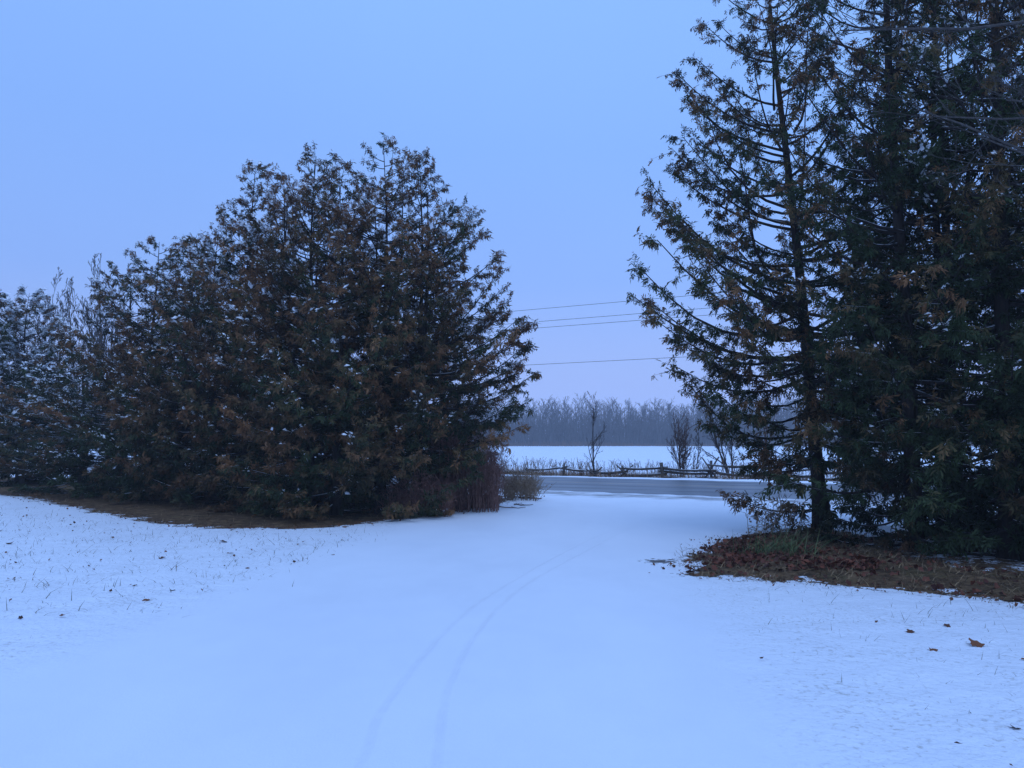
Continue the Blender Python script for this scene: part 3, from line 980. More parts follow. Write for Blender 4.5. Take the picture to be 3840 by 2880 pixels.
# ------------------------------------------------------------------ deciduous tree just outside the right edge, limbs reach in
def edge_tree():
    rng = np.random.RandomState(77)
    X, Y = 7.6, 6.9
    root = empty('maple_tree', (X, Y, gz(X, Y) - 0.05))
    tag(root, 'grey bare deciduous tree whose twigs reach in at the top right', 'tree')
    s = np.linspace(0, 1, 12)
    P = np.stack([0.25 * np.sin(s * 3), 0.2 * np.sin(s * 4), 10.5 * s], -1)[None]
    a = Acc(); a.add(*tubes(P, (0.17 * (1 - 0.8 * s) + 0.12 * np.exp(-s * 40))[None], 12))
    tr = obj('trunk', a.mesh('trunk', True), M_GREYBARK, root)
    # main limbs given by world end points
    ends = [((7.6, 6.9, 2.6), (4.75, 6.9, 3.35)), ((7.6, 6.9, 2.9), (4.4, 7.4, 4.15)), ((7.6, 6.9, 3.2), (4.1, 7.6, 4.55)),
            ((7.6, 6.9, 3.6), (3.95, 7.3, 4.75)), ((7.6, 6.9, 3.9), (4.3, 7.0, 5.1)), ((7.6, 6.9, 4.6), (3.6, 7.6, 5.75)),
            ((7.6, 6.9, 2.3), (4.55, 6.6, 2.75)), ((7.6, 6.9, 4.2), (4.6, 6.2, 5.4)), ((7.6, 6.9, 5.0), (6.0, 9.0, 7.5)),
            ((7.6, 6.9, 5.2), (9.0, 8.5, 8.0)), ((7.6, 6.9, 5.6), (8.8, 5.0, 8.5)), ((7.6, 6.9, 3.4), (10.0, 6.0, 5.5))]
    K = 7
    LP = []; LR = []
    for (p, q) in ends:
        p = np.array(p) - (X, Y, 0); q = np.array(q) - (X, Y, 0)
        t = np.linspace(0, 1, K)[:, None]
        w = np.cumsum(rng.normal(0, 0.13, (K, 3)), 0) * t
        w[:, 2] += 0.25 * np.sin(t[:, 0] * 5 + rng.uniform(0, 6)) * t[:, 0]
        L = np.linalg.norm(q - p)
        c = p + (q - p) * t + w
        c[:, 2] += 0.10 * L * np.sin(t[:, 0] * PI) * rng.uniform(-0.6, 1)
        LP.append(c); LR.append((0.0055 * L + 0.003) * (1 - 0.8 * t[:, 0]) + 0.002)
    P = np.array(LP); R = np.array(LR); Ls = np.linalg.norm(P[:, -1] - P[:, 0], axis=1)
    a = Acc(); a.add(*tubes(P, R, 6))
    for l, kk in enumerate((8, 5, 4)):
        n = len(P); idx = np.repeat(np.arange(n), kk); m = len(idx)
        s = 0.3 + 0.68 * (np.tile(np.arange(kk), n) + rng.uniform(0, 1, m)) / kk
        q = s * (K - 1); q0 = np.minimum(q.astype(int), K - 2); fr = (q - q0)[:, None]
        B = P[idx, q0] * (1 - fr) + P[idx, q0 + 1] * fr
        pd = norm(P[idx, q0 + 1] - P[idx, q0])
        d = norm(pd * 0.8 + rng.normal(0, 0.45, (m, 3)) + np.array([0, 0, 0.05]))
        ln = Ls[idx] * (0.36, 0.45, 0.5)[l] * rng.uniform(0.6, 1.2, m) * (1.1 - 0.5 * s)
        t = np.linspace(0, 1, K)[None, :, None]
        NP = B[:, None] + d[:, None] * ln[:, None, None] * t + np.cumsum(rng.normal(0, 0.03, (m, K, 3)), 1) * ln[:, None, None] * t
        NP[..., 2] += 0.22 * ln[:, None] * t[..., 0] ** 2
        NR = (0.006, 0.004, 0.0026)[l] * (1 - 0.6 * t[..., 0]) * np.ones((m, 1))
        a.add(*tubes(NP, NR, 3, cap=False))
        P, R, Ls = NP, NR, ln
    tag(obj('crown', a.mesh('crown'), M_TWIG, root), kind='stuff')


edge_tree()


# ================================================================== far wood
def forest():
    rng = np.random.RandomState(900)
    temps = []
    for i in range(8):
        lv = branch_tree(rng, H=16.0, r0=0.20, levels=4, spread=0.75, up=0.38, kids=(14, 5, 7), lens=(0.40, 0.5, 0.5), first=0.22, K=4)
        a = Acc()
        a.add(*tubes(lv[0][0], np.maximum(lv[0][1], 0.05), 3, cap=False))
        for (P, R), w in zip(lv[1:], (0.085, 0.07, 0.055)):
            # slim three-cornered slivers: far thinner than a pixel at this distance
            b, e = P[:, 0], P[:, -1]
            if w == 0.085:
                a.add(*tubes(P[:, ::3], np.broadcast_to([[w, 0.03]], (len(P), 2)), 3, cap=False))
            else:
                o = norm(rng.normal(0, 1, b.shape)) * w
                a.add(np.stack([b - o, b + o, e], 1).reshape(-1, 3), np.arange(3 * len(b)).reshape(-1, 3))
        V = np.concatenate(a.V); F = {k: np.concatenate(f) for k, f in a.F.items()}
        temps.append((V, F))
    acc = Acc()
    n = 0
    for row, (dy, step) in enumerate(((0, 3.6), (8, 3.8), (18, 4.0), (30, 4.0))):
        x = -235.0
        while x < 260:
            x += step * rng.uniform(0.55, 1.45)
            y = 252 + dy + rng.normal(0, 2.5) - 0.06 * x
            V, F = temps[rng.randint(8)]
            h = (0.81 + 0.06 * math.sin(x * 0.045 + 1) + 0.12 * smooth01(np.array((x - 40) / 40.0)).item() + rng.normal(0, 0.07)) * (1.0 + 0.05 * row / 2)
            th = rng.uniform(0, 6.28); c, s = math.cos(th), math.sin(th)
            w = h * rng.uniform(1.0, 1.5)
            W = np.stack([(V[:, 0] * c - V[:, 1] * s) * w + x, (V[:, 0] * s + V[:, 1] * c) * w + y, V[:, 2] * h - 0.45], -1)
            acc.add(W, list(F.values())); n += 1
    # understorey scrub: dense thin stems along and inside the wood
    m = 7000
    bx = rng.uniform(-235, 260, m); by = 249 - 0.06 * bx + rng.uniform(0, 1, m) ** 1.3 * 50
    hh = rng.uniform(1.2, 7.5, m)
    P = np.stack([np.stack([bx, by, np.full(m, -0.5)], -1),
                  np.stack([bx + rng.normal(0, .4, m), by + rng.normal(0, .4, m), hh * 0.55], -1),
                  np.stack([bx + rng.normal(0, 1.0, m), by + rng.normal(0, 1.0, m), hh], -1)], 1)
    acc.add(*tubes(P, np.array([[0.12, 0.10, 0.04]]) * rng.uniform(0.6, 1.5, (m, 1)), 3, cap=False))
    m = 16000
    bx = rng.uniform(-235, 260, m); by = 256 - 0.06 * bx + rng.uniform(0, 1, m) * 45
    hh = rng.uniform(5.0, 13.5, m) * (1 + 0.10 * smooth01((bx - 40) / 40))
    zz = np.where(rng.uniform(0, 1, m) < 0.5, -0.5, rng.uniform(2, 6, m))
    tp = np.stack([bx + rng.normal(0, 1.3, m), by + rng.normal(0, 1.3, m), np.maximum(hh, zz + 2)], -1)
    wd = rng.uniform(0.10, 0.26, m)
    acc.add(np.stack([np.stack([bx - wd, by, zz], -1), np.stack([bx + wd, by + rng.normal(0, 0.2, m), zz], -1), tp], 1).reshape(-1, 3),
            np.arange(3 * m).reshape(-1, 3))
    m = 15000
    bx = rng.uniform(-235, 260, m); by = 252 - 0.06 * bx + rng.uniform(0, 1, m) * 40
    zz = rng.uniform(6.5, 12.6, m) * (1 + 0.12 * smooth01((bx - 40) / 40)) * (1 + 0.05 * np.sin(bx * 0.11))
    tp = np.stack([bx + rng.normal(0, 0.9, m), by + rng.normal(0, 0.9, m), zz + rng.uniform(0.6, 1.8, m)], -1)
    wd = rng.uniform(0.05, 0.12, m)
    acc.add(np.stack([np.stack([bx - wd, by, zz], -1), np.stack([bx + wd, by + 0.1, zz], -1), tp], 1).reshape(-1, 3), np.arange(3 * m).reshape(-1, 3))
    o = obj('far_wood', acc.mesh('far_wood'), mat_plain('far_wood_bark', (0.055, 0.047, 0.046), (0.125, 0.110, 0.105), 0.4))
    tag(o, 'long leafless grey wood beyond the snowy field', 'wood', kind='stuff')
    # brown weedy margin at its foot
    m = 6000
    bx = rng.uniform(-230, 255, m); by = 247 - 0.06 * bx + rng.normal(0, 1.2, m)
    hh = rng.uniform(0.5, 1.5, m) * (0.7 + 0.3 * np.sin(bx * 0.09))
    P = np.stack([np.stack([bx, by, np.full(m, -0.5)], -1), np.stack([bx + rng.normal(0, .35, m), by, hh], -1)], 1)
    a = Acc(); a.add(*tubes(P, np.array([[0.09, 0.05]]) * np.ones((m, 1)), 3, cap=False))
    tag(obj('field_margin_weeds', a.mesh('field_margin_weeds'), mat_plain('margin_weeds', (0.12, 0.07, 0.05), (0.20, 0.12, 0.08), 0.3)),
        'brown weeds along the foot of the far wood', 'weeds', kind='stuff')


forest()
for i, (lab, X, Y, H) in enumerate((
        ('tallest pointed bare tree standing out above the far wood', 76, 247, 26.0),
        ('rounded bare tree left of the tallest one before the far wood', 61, 248, 22.0),
        ('tall bare tree right of the tallest one before the far wood', 92, 245, 22.5),
        ('tall bare tree before the far wood, nearest the right cedars', 104, 244, 21.5))):
    bare_tree('woodland_tree', lab, 'tree', X, Y, 320 + i, M_GREYBARK, group='tall trees at the edge of the far wood',
              H=H, r0=0.30, levels=5, spread=0.40, up=0.35, kids=(14, 5, 4, 3), lens=(0.30, 0.5, 0.5), first=0.3, minr=0.04)


# ================================================================== rail fence
def wood_mat():
    m, t, b = new_mat('weathered_rail')
    p = pos(t)
    f = noise(t, stretch(t, p, (4, 4, 14)), 2.0, 4, 0.65)
    c = mixc(t, mapr(t, f, 0.3, 0.7), (0.035, 0.027, 0.023), (0.13, 0.105, 0.088))
    g = nd(t, 'ShaderNodeNewGeometry'); s = nd(t, 'ShaderNodeSeparateXYZ'); t.links.new(g.outputs['Normal'], s.inputs[0])
    up = mathn(t, 'ADD', s.outputs[2], mathn(t, 'MULTIPLY', mathn(t, 'SUBTRACT', noise(t, p, 2.2, 3), 0.5), 1.1))
    c = mixc(t, mapr(t, up, 0.86, 0.98), c, SNOW_C)
    t.links.new(c, b.inputs['Base Color']); b.inputs['Roughness'].default_value = 0.85
    bump(t, b, f, 0.6, 0.02)
    return m


M_RAIL = wood_mat()


def fence():
    rng = np.random.RandomState(41)
    root = empty('split_rail_fence', (7.0, FX(7.0), gz(7, FX(7.0))))
    tag(root, 'old sagging split-rail cedar fence along the far side of the road', 'fence')
    org = np.array(root.location)
    posts = [(-10.5, .5, .05), (-8.2, .45, 0), (-6, .5, .1), (-3.8, .5, -.1), (-1.6, .45, .15), (0.84, .48, -.25), (2.47, .72, .02),
             (3.9, .45, -.3), (5.18, .62, -.18), (6.88, .80, -.12), (8.66, .92, .05), (10.5, .72, -.05), (12.4, .75, .1), (14.4, .7, 0),
             (16.5, .75, -.1), (18.6, .7, .1), (20.8, .75, 0)]
    pts = []
    for i, (x, h, tl) in enumerate(posts):
        y = FX(x) + (0.28 if i % 2 else -0.22)
        z = gz(x, y)
        pts.append((x, y, z, h))
        r = 0.055 * rng.uniform(0.85, 1.25) + (0.045 if i == 9 else 0)
        s = np.array([0, 0.5, 1.0])
        P = np.stack([x + tl * h * s, y + rng.normal(0, 0.03) * s, z - 0.12 + (h + 0.12) * s], -1)[None] - org
        V, F = tubes(P, np.array([[r * 1.1, r, r * 0.8]]), 6)
        V += rng.normal(0, 0.008, V.shape)
        obj('post', mesh_np('post', V, F), M_RAIL, root)
        if i in (7, 8, 10, 11, 13):            # crossed stakes leaning over the joint
            for sg in (-1, 1):
                L = rng.uniform(0.75, 0.95) * h / 0.7
                P = np.stack([x + sg * (-0.35 + 0.75 * s), y + 0.12 * sg + 0 * s, z - 0.05 + L * 0.95 * s], -1)[None] - org
                V, F = tubes(P, np.array([[0.045, 0.042, 0.03]]), 5)
                obj('stake', mesh_np('stake', V + rng.normal(0, 0.006, V.shape), F), M_RAIL, root)
    for i in range(len(pts) - 1):
        a, b = pts[i], pts[i + 1]
        ks = 3 if i >= 8 else 2
        for k in range(ks):
            za = a[3] * (0.18 + 0.62 * k / max(ks - 1, 1)) * rng.uniform(0.65, 1.15)
            zb = b[3] * (0.18 + 0.62 * k / max(ks - 1, 1)) * rng.uniform(0.55, 1.2)
            s = np.linspace(-0.10, 1.10, 5)
            dv = 0.07 * (1 if k % 2 else -1)
            P = np.stack([a[0] + (b[0] - a[0]) * s, a[1] + (b[1] - a[1]) * s + dv,
                          a[2] + za + (b[2] + zb - a[2] - za) * s - 0.05 * np.sin(np.clip(s, 0, 1) * PI)], -1)[None] - org
            V, F = tubes(P, np.full((1, 5), 0.052) * rng.uniform(0.8, 1.25) * np.array([[0.8, 1, 1.05, 1, 0.75]]), 5)
            V += rng.normal(0, 0.012, V.shape)
            obj('rail', mesh_np('rail', V, F), M_RAIL, root)


fence()

# ================================================================== wires and poles
M_WIRE = mat_plain('wire', (0.03, 0.03, 0.035), (0.05, 0.05, 0.055))
M_POLE = mat_bark('pole_wood', (0.07, 0.055, 0.045), (0.15, 0.12, 0.10), snow=False)
PL = np.array([-27.0, 43.0 + 0.52 * 27]); PR = np.array([25.5, 43.0 - 0.52 * 25.5])
HGT = [9.05, 8.35, 8.0, 5.98]


def pole(P, label):
    z = gz(*P)
    root = empty('utility_pole', (P[0], P[1], z)); tag(root, label, 'utility pole', 'utility poles along the road')
    s = np.linspace(0, 1, 6)
    Q = np.stack([0 * s, 0 * s, -0.2 + 9.9 * s], -1)[None]
    V, F = tubes(Q, (0.15 - 0.05 * s)[None], 10)
    obj('shaft', mesh_np('shaft', V, F, smooth=True), M_POLE, root)
    for h in HGT:
        V, F = tubes(np.array([[[0, 0, h], [-0.10, -0.19, h], [-0.12, -0.22, h]]]), np.array([[0.03, 0.045, 0.02]]), 7)
        obj('insulator', mesh_np('insulator', V, F, smooth=True), M_WIRE, root)


pole(PL, 'wooden utility pole hidden behind the left windbreak')
pole(PR, 'wooden utility pole behind the right cedars by the road')
WL = ['topmost power line crossing the gap between the trees', 'second power line from the top, close above the third',
      'third power line from the top', 'lowest line crossing the sky, well below the others']
for h, lab in zip(HGT, WL):
    za, zb = gz(*PL) + h, gz(*PR) + h
    s = np.linspace(0, 1, 25)
    Pw = np.stack([PL[0] - .1 + (PR[0] - PL[0]) * s, PL[1] - .2 + (PR[1] - PL[1]) * s, za + (zb - za) * s - 0.45 * 4 * s * (1 - s) + 0.4], -1)
    Pw[:, 2] -= 0.4 * (1 - 4 * s * (1 - s)) 
    V, F = tubes(Pw[None], np.full((1, 25), 0.0105), 5)
    tag(obj('power_line', mesh_np('power_line', V, F), M_WIRE), lab, 'cable', 'power lines over the field')


# ================================================================== low vegetation
def blades(name, xy, hgt, wid, rng, bend=0.5, lean=0.4, segs=3, zoff=0.0, base_z=None):
    """thin curved blades standing at xy"""
    n = len(xy)
    z = ground_z(xy[:, 0], xy[:, 1]) if base_z is None else base_z
    a = rng.uniform(0, 2 * PI, n)
    d = np.stack([np.cos(a), np.sin(a)], -1)
    wv = np.stack([-np.sin(a + 0.6), np.cos(a + 0.6)], -1)
    ln = np.abs(rng.normal(0, lean, n)); bd = np.abs(rng.normal(0, bend, n))
    V = []
    for k in range(segs + 1):
        s = k / segs
        hx = hgt * (ln * s + bd * s * s)
        hz = hgt * s * (1 - 0.35 * np.minimum(bd, 1.6) * s)
        w = wid * (1 - s ** 1.5) * 0.5 + 0.0004
        c = np.stack([xy[:, 0] + d[:, 0] * hx, xy[:, 1] + d[:, 1] * hx, z + hz + zoff - 0.01], -1)
        o = np.concatenate([wv * w[:, None], np.zeros((n, 1))], 1)
        V += [c - o, c + o]
    V = np.stack(V, 1)
    m = V.shape[1]
    q = np.array([[2 * k, 2 * k + 1, 2 * k + 3, 2 * k + 2] for k in range(segs)])
    F = (q[None] + (np.arange(n) * m)[:, None, None]).reshape(-1, 4)
    return V.reshape(-1, 3), F, m


def in_poly(poly, n, rng, lo=0.0, hi=9):
    P = np.array(poly); mn, mx = P.min(0), P.max(0)
    out = []
    tot = 0
    while tot < n:
        q = rng.uniform(mn, mx, (n * 3, 2))
        s = sd_poly(q[:, 0], q[:, 1], poly)
        q = q[(s > lo) & (s < hi)]
        out.append(q); tot += len(q)
    return np.concatenate(out)[:n]


def mat_blade(name, a, b_, at='tint'):
    m, t, b = new_mat(name)
    c = mixc(t, attr(t, at), a, b_)
    t.links.new(c, b.inputs['Base Color'])
    b.inputs['Roughness'].default_value = 0.7
    b.inputs['Specular IOR Level'].default_value = 0.2
    return m


rng = np.random.RandomState(1234)
M_STRAW = mat_blade('straw_grass', (0.05, 0.030, 0.016), (0.42, 0.28, 0.15))
M_LAWN = mat_blade('lawn_grass', (0.050, 0.056, 0.028), (0.19, 0.15, 0.085))
M_GREEN = mat_blade('green_grass', (0.045, 0.085, 0.030), (0.15, 0.17, 0.07))

# matted dead grass on the bare turf
a = Acc()
q = np.concatenate([in_poly(LEFT_BARE, 6000, rng, -0.25, 2.2), in_poly(RIGHT_BARE, 11000, rng, -0.25)])
cl_ = wav(q[:, 0], q[:, 1], 0.8, 13)
q = q[rng.uniform(-0.6, 1, len(q)) < cl_ + 0.35]
cl_ = wav(q[:, 0], q[:, 1], 0.8, 13)
V, F, m_ = blades('', q, rng.uniform(0.04, 0.15, len(q)), rng.uniform(0.005, 0.013, len(q)), rng, 1.2, 0.9, segs=2)
a.add(V, F, tint=np.repeat(np.clip(rng.beta(1.6, 2.0, len(q)) + 0.35 * cl_, 0, 1), m_))
tag(obj('dead_grass', a.mesh('dead_grass'), M_STRAW), 'matted brown dead grass on the bare ground under the cedars', 'grass', kind='stuff')

# blades poking through the lawn snow
LAWN_L = [(-15, 21.5), (-10.8, 17.6), (-7.2, 14.5), (-5.5, 13.7), (-4.2, 13.7), (-3.0, 14.3), (-2.4, 13), (-2.7, 10.5), (-3.0, 8.5), (-3.3, 7), (-4.4, 5.8), (-6, 5.5), (-20, 14)]
LAWN_R = [(2.0, 8.8), (2.8, 8.8), (3.5, 8.5), (4.6, 7.7), (5.3, 7.1), (6, 4), (4.0, 2.4), (2.4, 2.6), (1.9, 3.8), (1.7, 6)]


def tufted(poly, ntuft, per, rng, spread=0.10, lo=0.0):
    c = in_poly(poly, ntuft, rng, lo)
    k = rng.poisson(per, ntuft) + 1
    i = np.repeat(np.arange(ntuft), k)
    return c[i] + rng.normal(0, spread, (len(i), 2))


a = Acc()
q = np.concatenate([tufted(LAWN_L, 1700, 4.5, rng, 0.10), tufted(LAWN_L, 1800, 1.0, rng, 0.3)])
V, F, m_ = blades('', q, rng.gamma(3.0, 0.020, len(q)), rng.uniform(0.004, 0.009, len(q)), rng, 0.9, 0.7, segs=2)
a.add(V, F, tint=np.repeat(rng.uniform(0, 1, len(q)), m_))
qr = np.concatenate([tufted(LAWN_R, 330, 2.4, rng, 0.06), tufted(LAWN_R, 420, 0.8, rng, 0.2)])
wgt = rng.uniform(0, 1, len(qr)) < np.clip((qr[:, 0] - 1.6) / 2.2, 0.05, 1)
qr = qr[wgt]
V, F, m_ = blades('', qr, rng.gamma(3.2, 0.017, len(qr)), rng.uniform(0.0025, 0.005, len(qr)), rng, 0.7, 0.5)
a.add(V, F, tint=np.repeat(rng.uniform(0, 0.7, len(qr)), m_))
tag(obj('lawn_blades', a.mesh('lawn_blades'), M_LAWN), 'sparse grass blades poking through the snow on both lawns', 'grass', kind='stuff')

# green tuft of long grass by the mound
g = empty('grass_tuft', (3.55, 10.55, gz(3.55, 10.55)))
tag(g, 'green arching grass tuft on the leafy mound below the leaning cedar', 'grass tuft')
n = 170
q = np.array([3.55, 10.55]) + rng.normal(0, 1, (n, 2)) * np.array([0.24, 0.14])
V, F, m_ = blades('', q, rng.uniform(0.18, 0.42, n), rng.uniform(0.008, 0.014, n), rng, 0.9, 0.6, segs=5)
V -= np.array(g.location)
a = Acc(); a.add(V, F, tint=np.repeat(rng.uniform(0, 1, n), m_))
obj('blades', a.mesh('blades'), M_GREEN, g)


# fallen leaves
def leaf_template(lobes, rng):
    n = 16
    th = np.linspace(0, 2 * PI, n, endpoint=False)
    r = 0.62 + 0.38 * np.abs(np.cos(th * lobes / 2)) ** 0.7
    r *= 1 + rng.normal(0, 0.06, n)
    V = np.stack([r * np.cos(th), r * np.sin(th) * 0.85, 0.30 * (np.abs(np.sin(th)) * r) ** 2 + 0.12 * np.cos(th) * r + rng.normal(0, 0.03, n)], -1)
    V = np.concatenate([[[0, 0, 0.0]], V])
    F = np.array([[0, 1 + i, 1 + (i + 1) % n] for i in range(n)])
    return V, F


LEAF = [leaf_template(5, np.random.RandomState(i)) for i in range(4)]
M_LEAF = mat_blade('fallen_leaf', (0.05, 0.022, 0.015), (0.22, 0.085, 0.040))
M_REDLEAF = mat_blade('red_leaf_litter', (0.055, 0.018, 0.013), (0.20, 0.064, 0.034))


def scatter_leaves(xy, size, rng, tilt=0.35, lift=0.008):
    n = len(xy)
    z = ground_z(xy[:, 0], xy[:, 1])
    sn = np.maximum(sd_poly(xy[:, 0], xy[:, 1], LEFT_BARE), sd_poly(xy[:, 0], xy[:, 1], RIGHT_BARE)) < 0
    z = z + sn * (0.022 + 0.013 * wav(xy[:, 0], xy[:, 1], 0.62, 3) + 0.006 * wav(xy[:, 0], xy[:, 1], 0.31, 11))
    P = np.stack([xy[:, 0], xy[:, 1], z + lift + rng.uniform(0, 0.03, n)], -1)
    a = rng.uniform(0, 6.28, n)
    d = np.stack([np.cos(a), np.sin(a), rng.normal(0, tilt, n)], -1)
    fx, fy, fz = frames(d, rng, tilt)
    acc = Acc()
    k = rng.randint(0, 4, n)
    tn = rng.uniform(0, 1, n)
    for j in range(4):
        s = k == j
        if not s.any(): continue
        V, F = stamp(*LEAF[j], P[s], fx[s], fy[s], fz[s], size[s])
        acc.add(V, F, tint=np.repeat(tn[s], len(LEAF[j][0])))
    return acc


RED = [(2.45, 10.9), (2.55, 9.7), (3.2, 9.35), (4.2, 9.1), (4.6, 9.6), (4.3, 11.5), (4.6, 13.0), (3.9, 12.9), (3.1, 12.0)]
q = in_poly(RED, 2300, rng)
q = q[rng.uniform(0, 1, len(q)) < np.clip(0.55 + 0.9 * wav(q[:, 0], q[:, 1], 1.1, 5), 0.1, 1)]
q = np.concatenate([q, in_poly(RIGHT_BARE, 700, rng)])
tag(obj('leaf_litter', scatter_leaves(q, rng.uniform(0.02, 0.048, len(q)), rng, 0.6).mesh('leaf_litter'), M_REDLEAF),
    'drift of dark red fallen leaves on the mound at right', 'leaves', kind='stuff')
# fine crumbs of leaf and twig on the snow around the edges
q = np.concatenate([in_poly(LAWN_L, 300, rng), in_poly(LAWN_R, 16, rng)])
ed = []
for poly, n in ((LEFT_BARE, 420), (RIGHT_BARE, 300)):
    P = np.array(poly); i = rng.randint(0, len(P) - 1, n * 2); t = rng.uniform(0, 1, (n * 2, 1))
    e = P[i] * (1 - t) + P[i + 1] * t + rng.normal(0, 0.22, (n * 2, 2))
    ed.append(e)
q = np.concatenate([q] + ed)
tag(obj('leaf_crumbs', scatter_leaves(q, rng.uniform(0.008, 0.026, len(q)), rng, 0.5).mesh('leaf_crumbs'), M_LEAF),
    'scattered dark leaf crumbs on the snow along the bare ground', 'leaves', kind='stuff')

BIG = [  # label, X, Y, size
    ('large curled orange-brown leaf on the snow near the right edge', 3.50, 5.93, 0.075),
    ('dark curled leaf on the snow, highest of the right-hand lawn leaves', 3.22, 6.35, 0.045),
    ('small dark flat leaf left of the large orange-brown leaf', 3.08, 5.75, 0.045),
    ('brown leaf cut by the right edge below the large orange-brown leaf', 3.62, 5.52, 0.060),
    ('small dark leaf right above the large orange-brown leaf', 3.63, 6.55, 0.035),
    ('orange leaf half buried in snow at the lower right edge', 2.68, 4.22, 0.038),
    ('small dark leaf on the snow at the bottom right', 2.28, 4.05, 0.022),
    ('dark red-brown leaf on the left snow nearest the camera', -3.62, 7.75, 0.062),
    ('small brown leaf left above the nearest red-brown leaf', -4.10, 8.5, 0.045),
    ('brown curled leaf on the left snow, right of the nearest red-brown leaf', -3.60, 8.3, 0.050),
    ('round tan leaf at the far left of the lawn', -7.8, 12.1, 0.095),
    ('long reddish leaf on the upper middle of the left lawn', -4.55, 12.3, 0.095),
    ('dark brown leaf on the left lawn below the long reddish leaf', -4.05, 11.2, 0.070),
    ('tan leaf lying among grass tufts in the middle of the left lawn', -4.75, 10.6, 0.070),
    ('dark leaf alone at the right end of the left lawn', -3.3, 9.75, 0.045),
    ('dark leaf at the left edge of the smooth driveway', -2.5, 10.9, 0.045),
]
for i, (lab, x, y, s) in enumerate(BIG):
    r = np.random.RandomState(700 + i)
    s *= 0.68 if x < 0 else 0.85
    V0, F0 = LEAF[i % 4]
    a = r.uniform(0, 6.28)
    fx, fy, fz = frames(np.array([[math.cos(a), math.sin(a), r.uniform(-0.1, 0.25)]]), r, 0.16)
    V, F = stamp(V0, F0, np.zeros((1, 3)), fx, fy, fz, np.array([s]))
    sw, sf = tubes(np.array([[[0, 0, 0], [-0.7, 0.05, 0.05], [-1.3, 0.15, 0.1]]]) * s * 0.9, np.array([[0.002, 0.0018, 0.0012]]), 3)
    acc = Acc()
    t0 = r.uniform(0.15, 0.9)
    acc.add(V, F, tint=np.full(len(V), t0)); acc.add(sw, sf, tint=np.full(len(sw), 0.2))
    zmin = min(V[:, 2].min(), sw[:, 2].min())
    o = obj('fallen_leaf', acc.mesh('fallen_leaf'), M_LEAF, loc=(x, y, snow_z(x, y) - zmin - 0.004))
    tag(o, lab, 'leaf', 'fallen leaves on the snow')


# twigs on the snow by the shrub
def twig(label, p, q, r=0.012, seed=0):
    rs = np.random.RandomState(seed)
    p = np.array(p); q = np.array(q)
    s = np.linspace(0, 1, 6)
    xy = p[None] * (1 - s[:, None]) + q[None] * s[:, None] + rs.normal(0, 0.03, (6, 2))
    z = ground_z(xy[:, 0], xy[:, 1]) + 0.035 + np.abs(rs.normal(0, 0.015, 6))
    P = np.concatenate([xy, z[:, None]], 1)
    a = Acc(); a.add(*tubes(P[None], (r * (1 - 0.6 * s))[None], 5))
    for k in range(3):
        b0 = P[1 + k]; e = b0 + np.array([rs.normal(0, .12), rs.normal(0, .12), rs.uniform(0.0, 0.10)])
        a.add(*tubes(np.array([[b0, (b0 + e) / 2, e]]), np.array([[.006, .005, .003]]), 3))
    tag(obj('fallen_twig', a.mesh('fallen_twig'), M_REDBARK), label, 'twig', 'fallen twigs beside the shrub')


twig('reddish twig lying on the snow at the tip of the tan grass', (0.15, 21.2), (0.75, 20.9), 0.03, 1)
twig('thin forked twig on the snow in front of the red shrub', (-0.35, 18.2), (0.30, 18.0), 0.016, 2)
twig('short twig on the snow right of the forked twig', (0.0, 18.9), (0.55, 18.75), 0.018, 3)


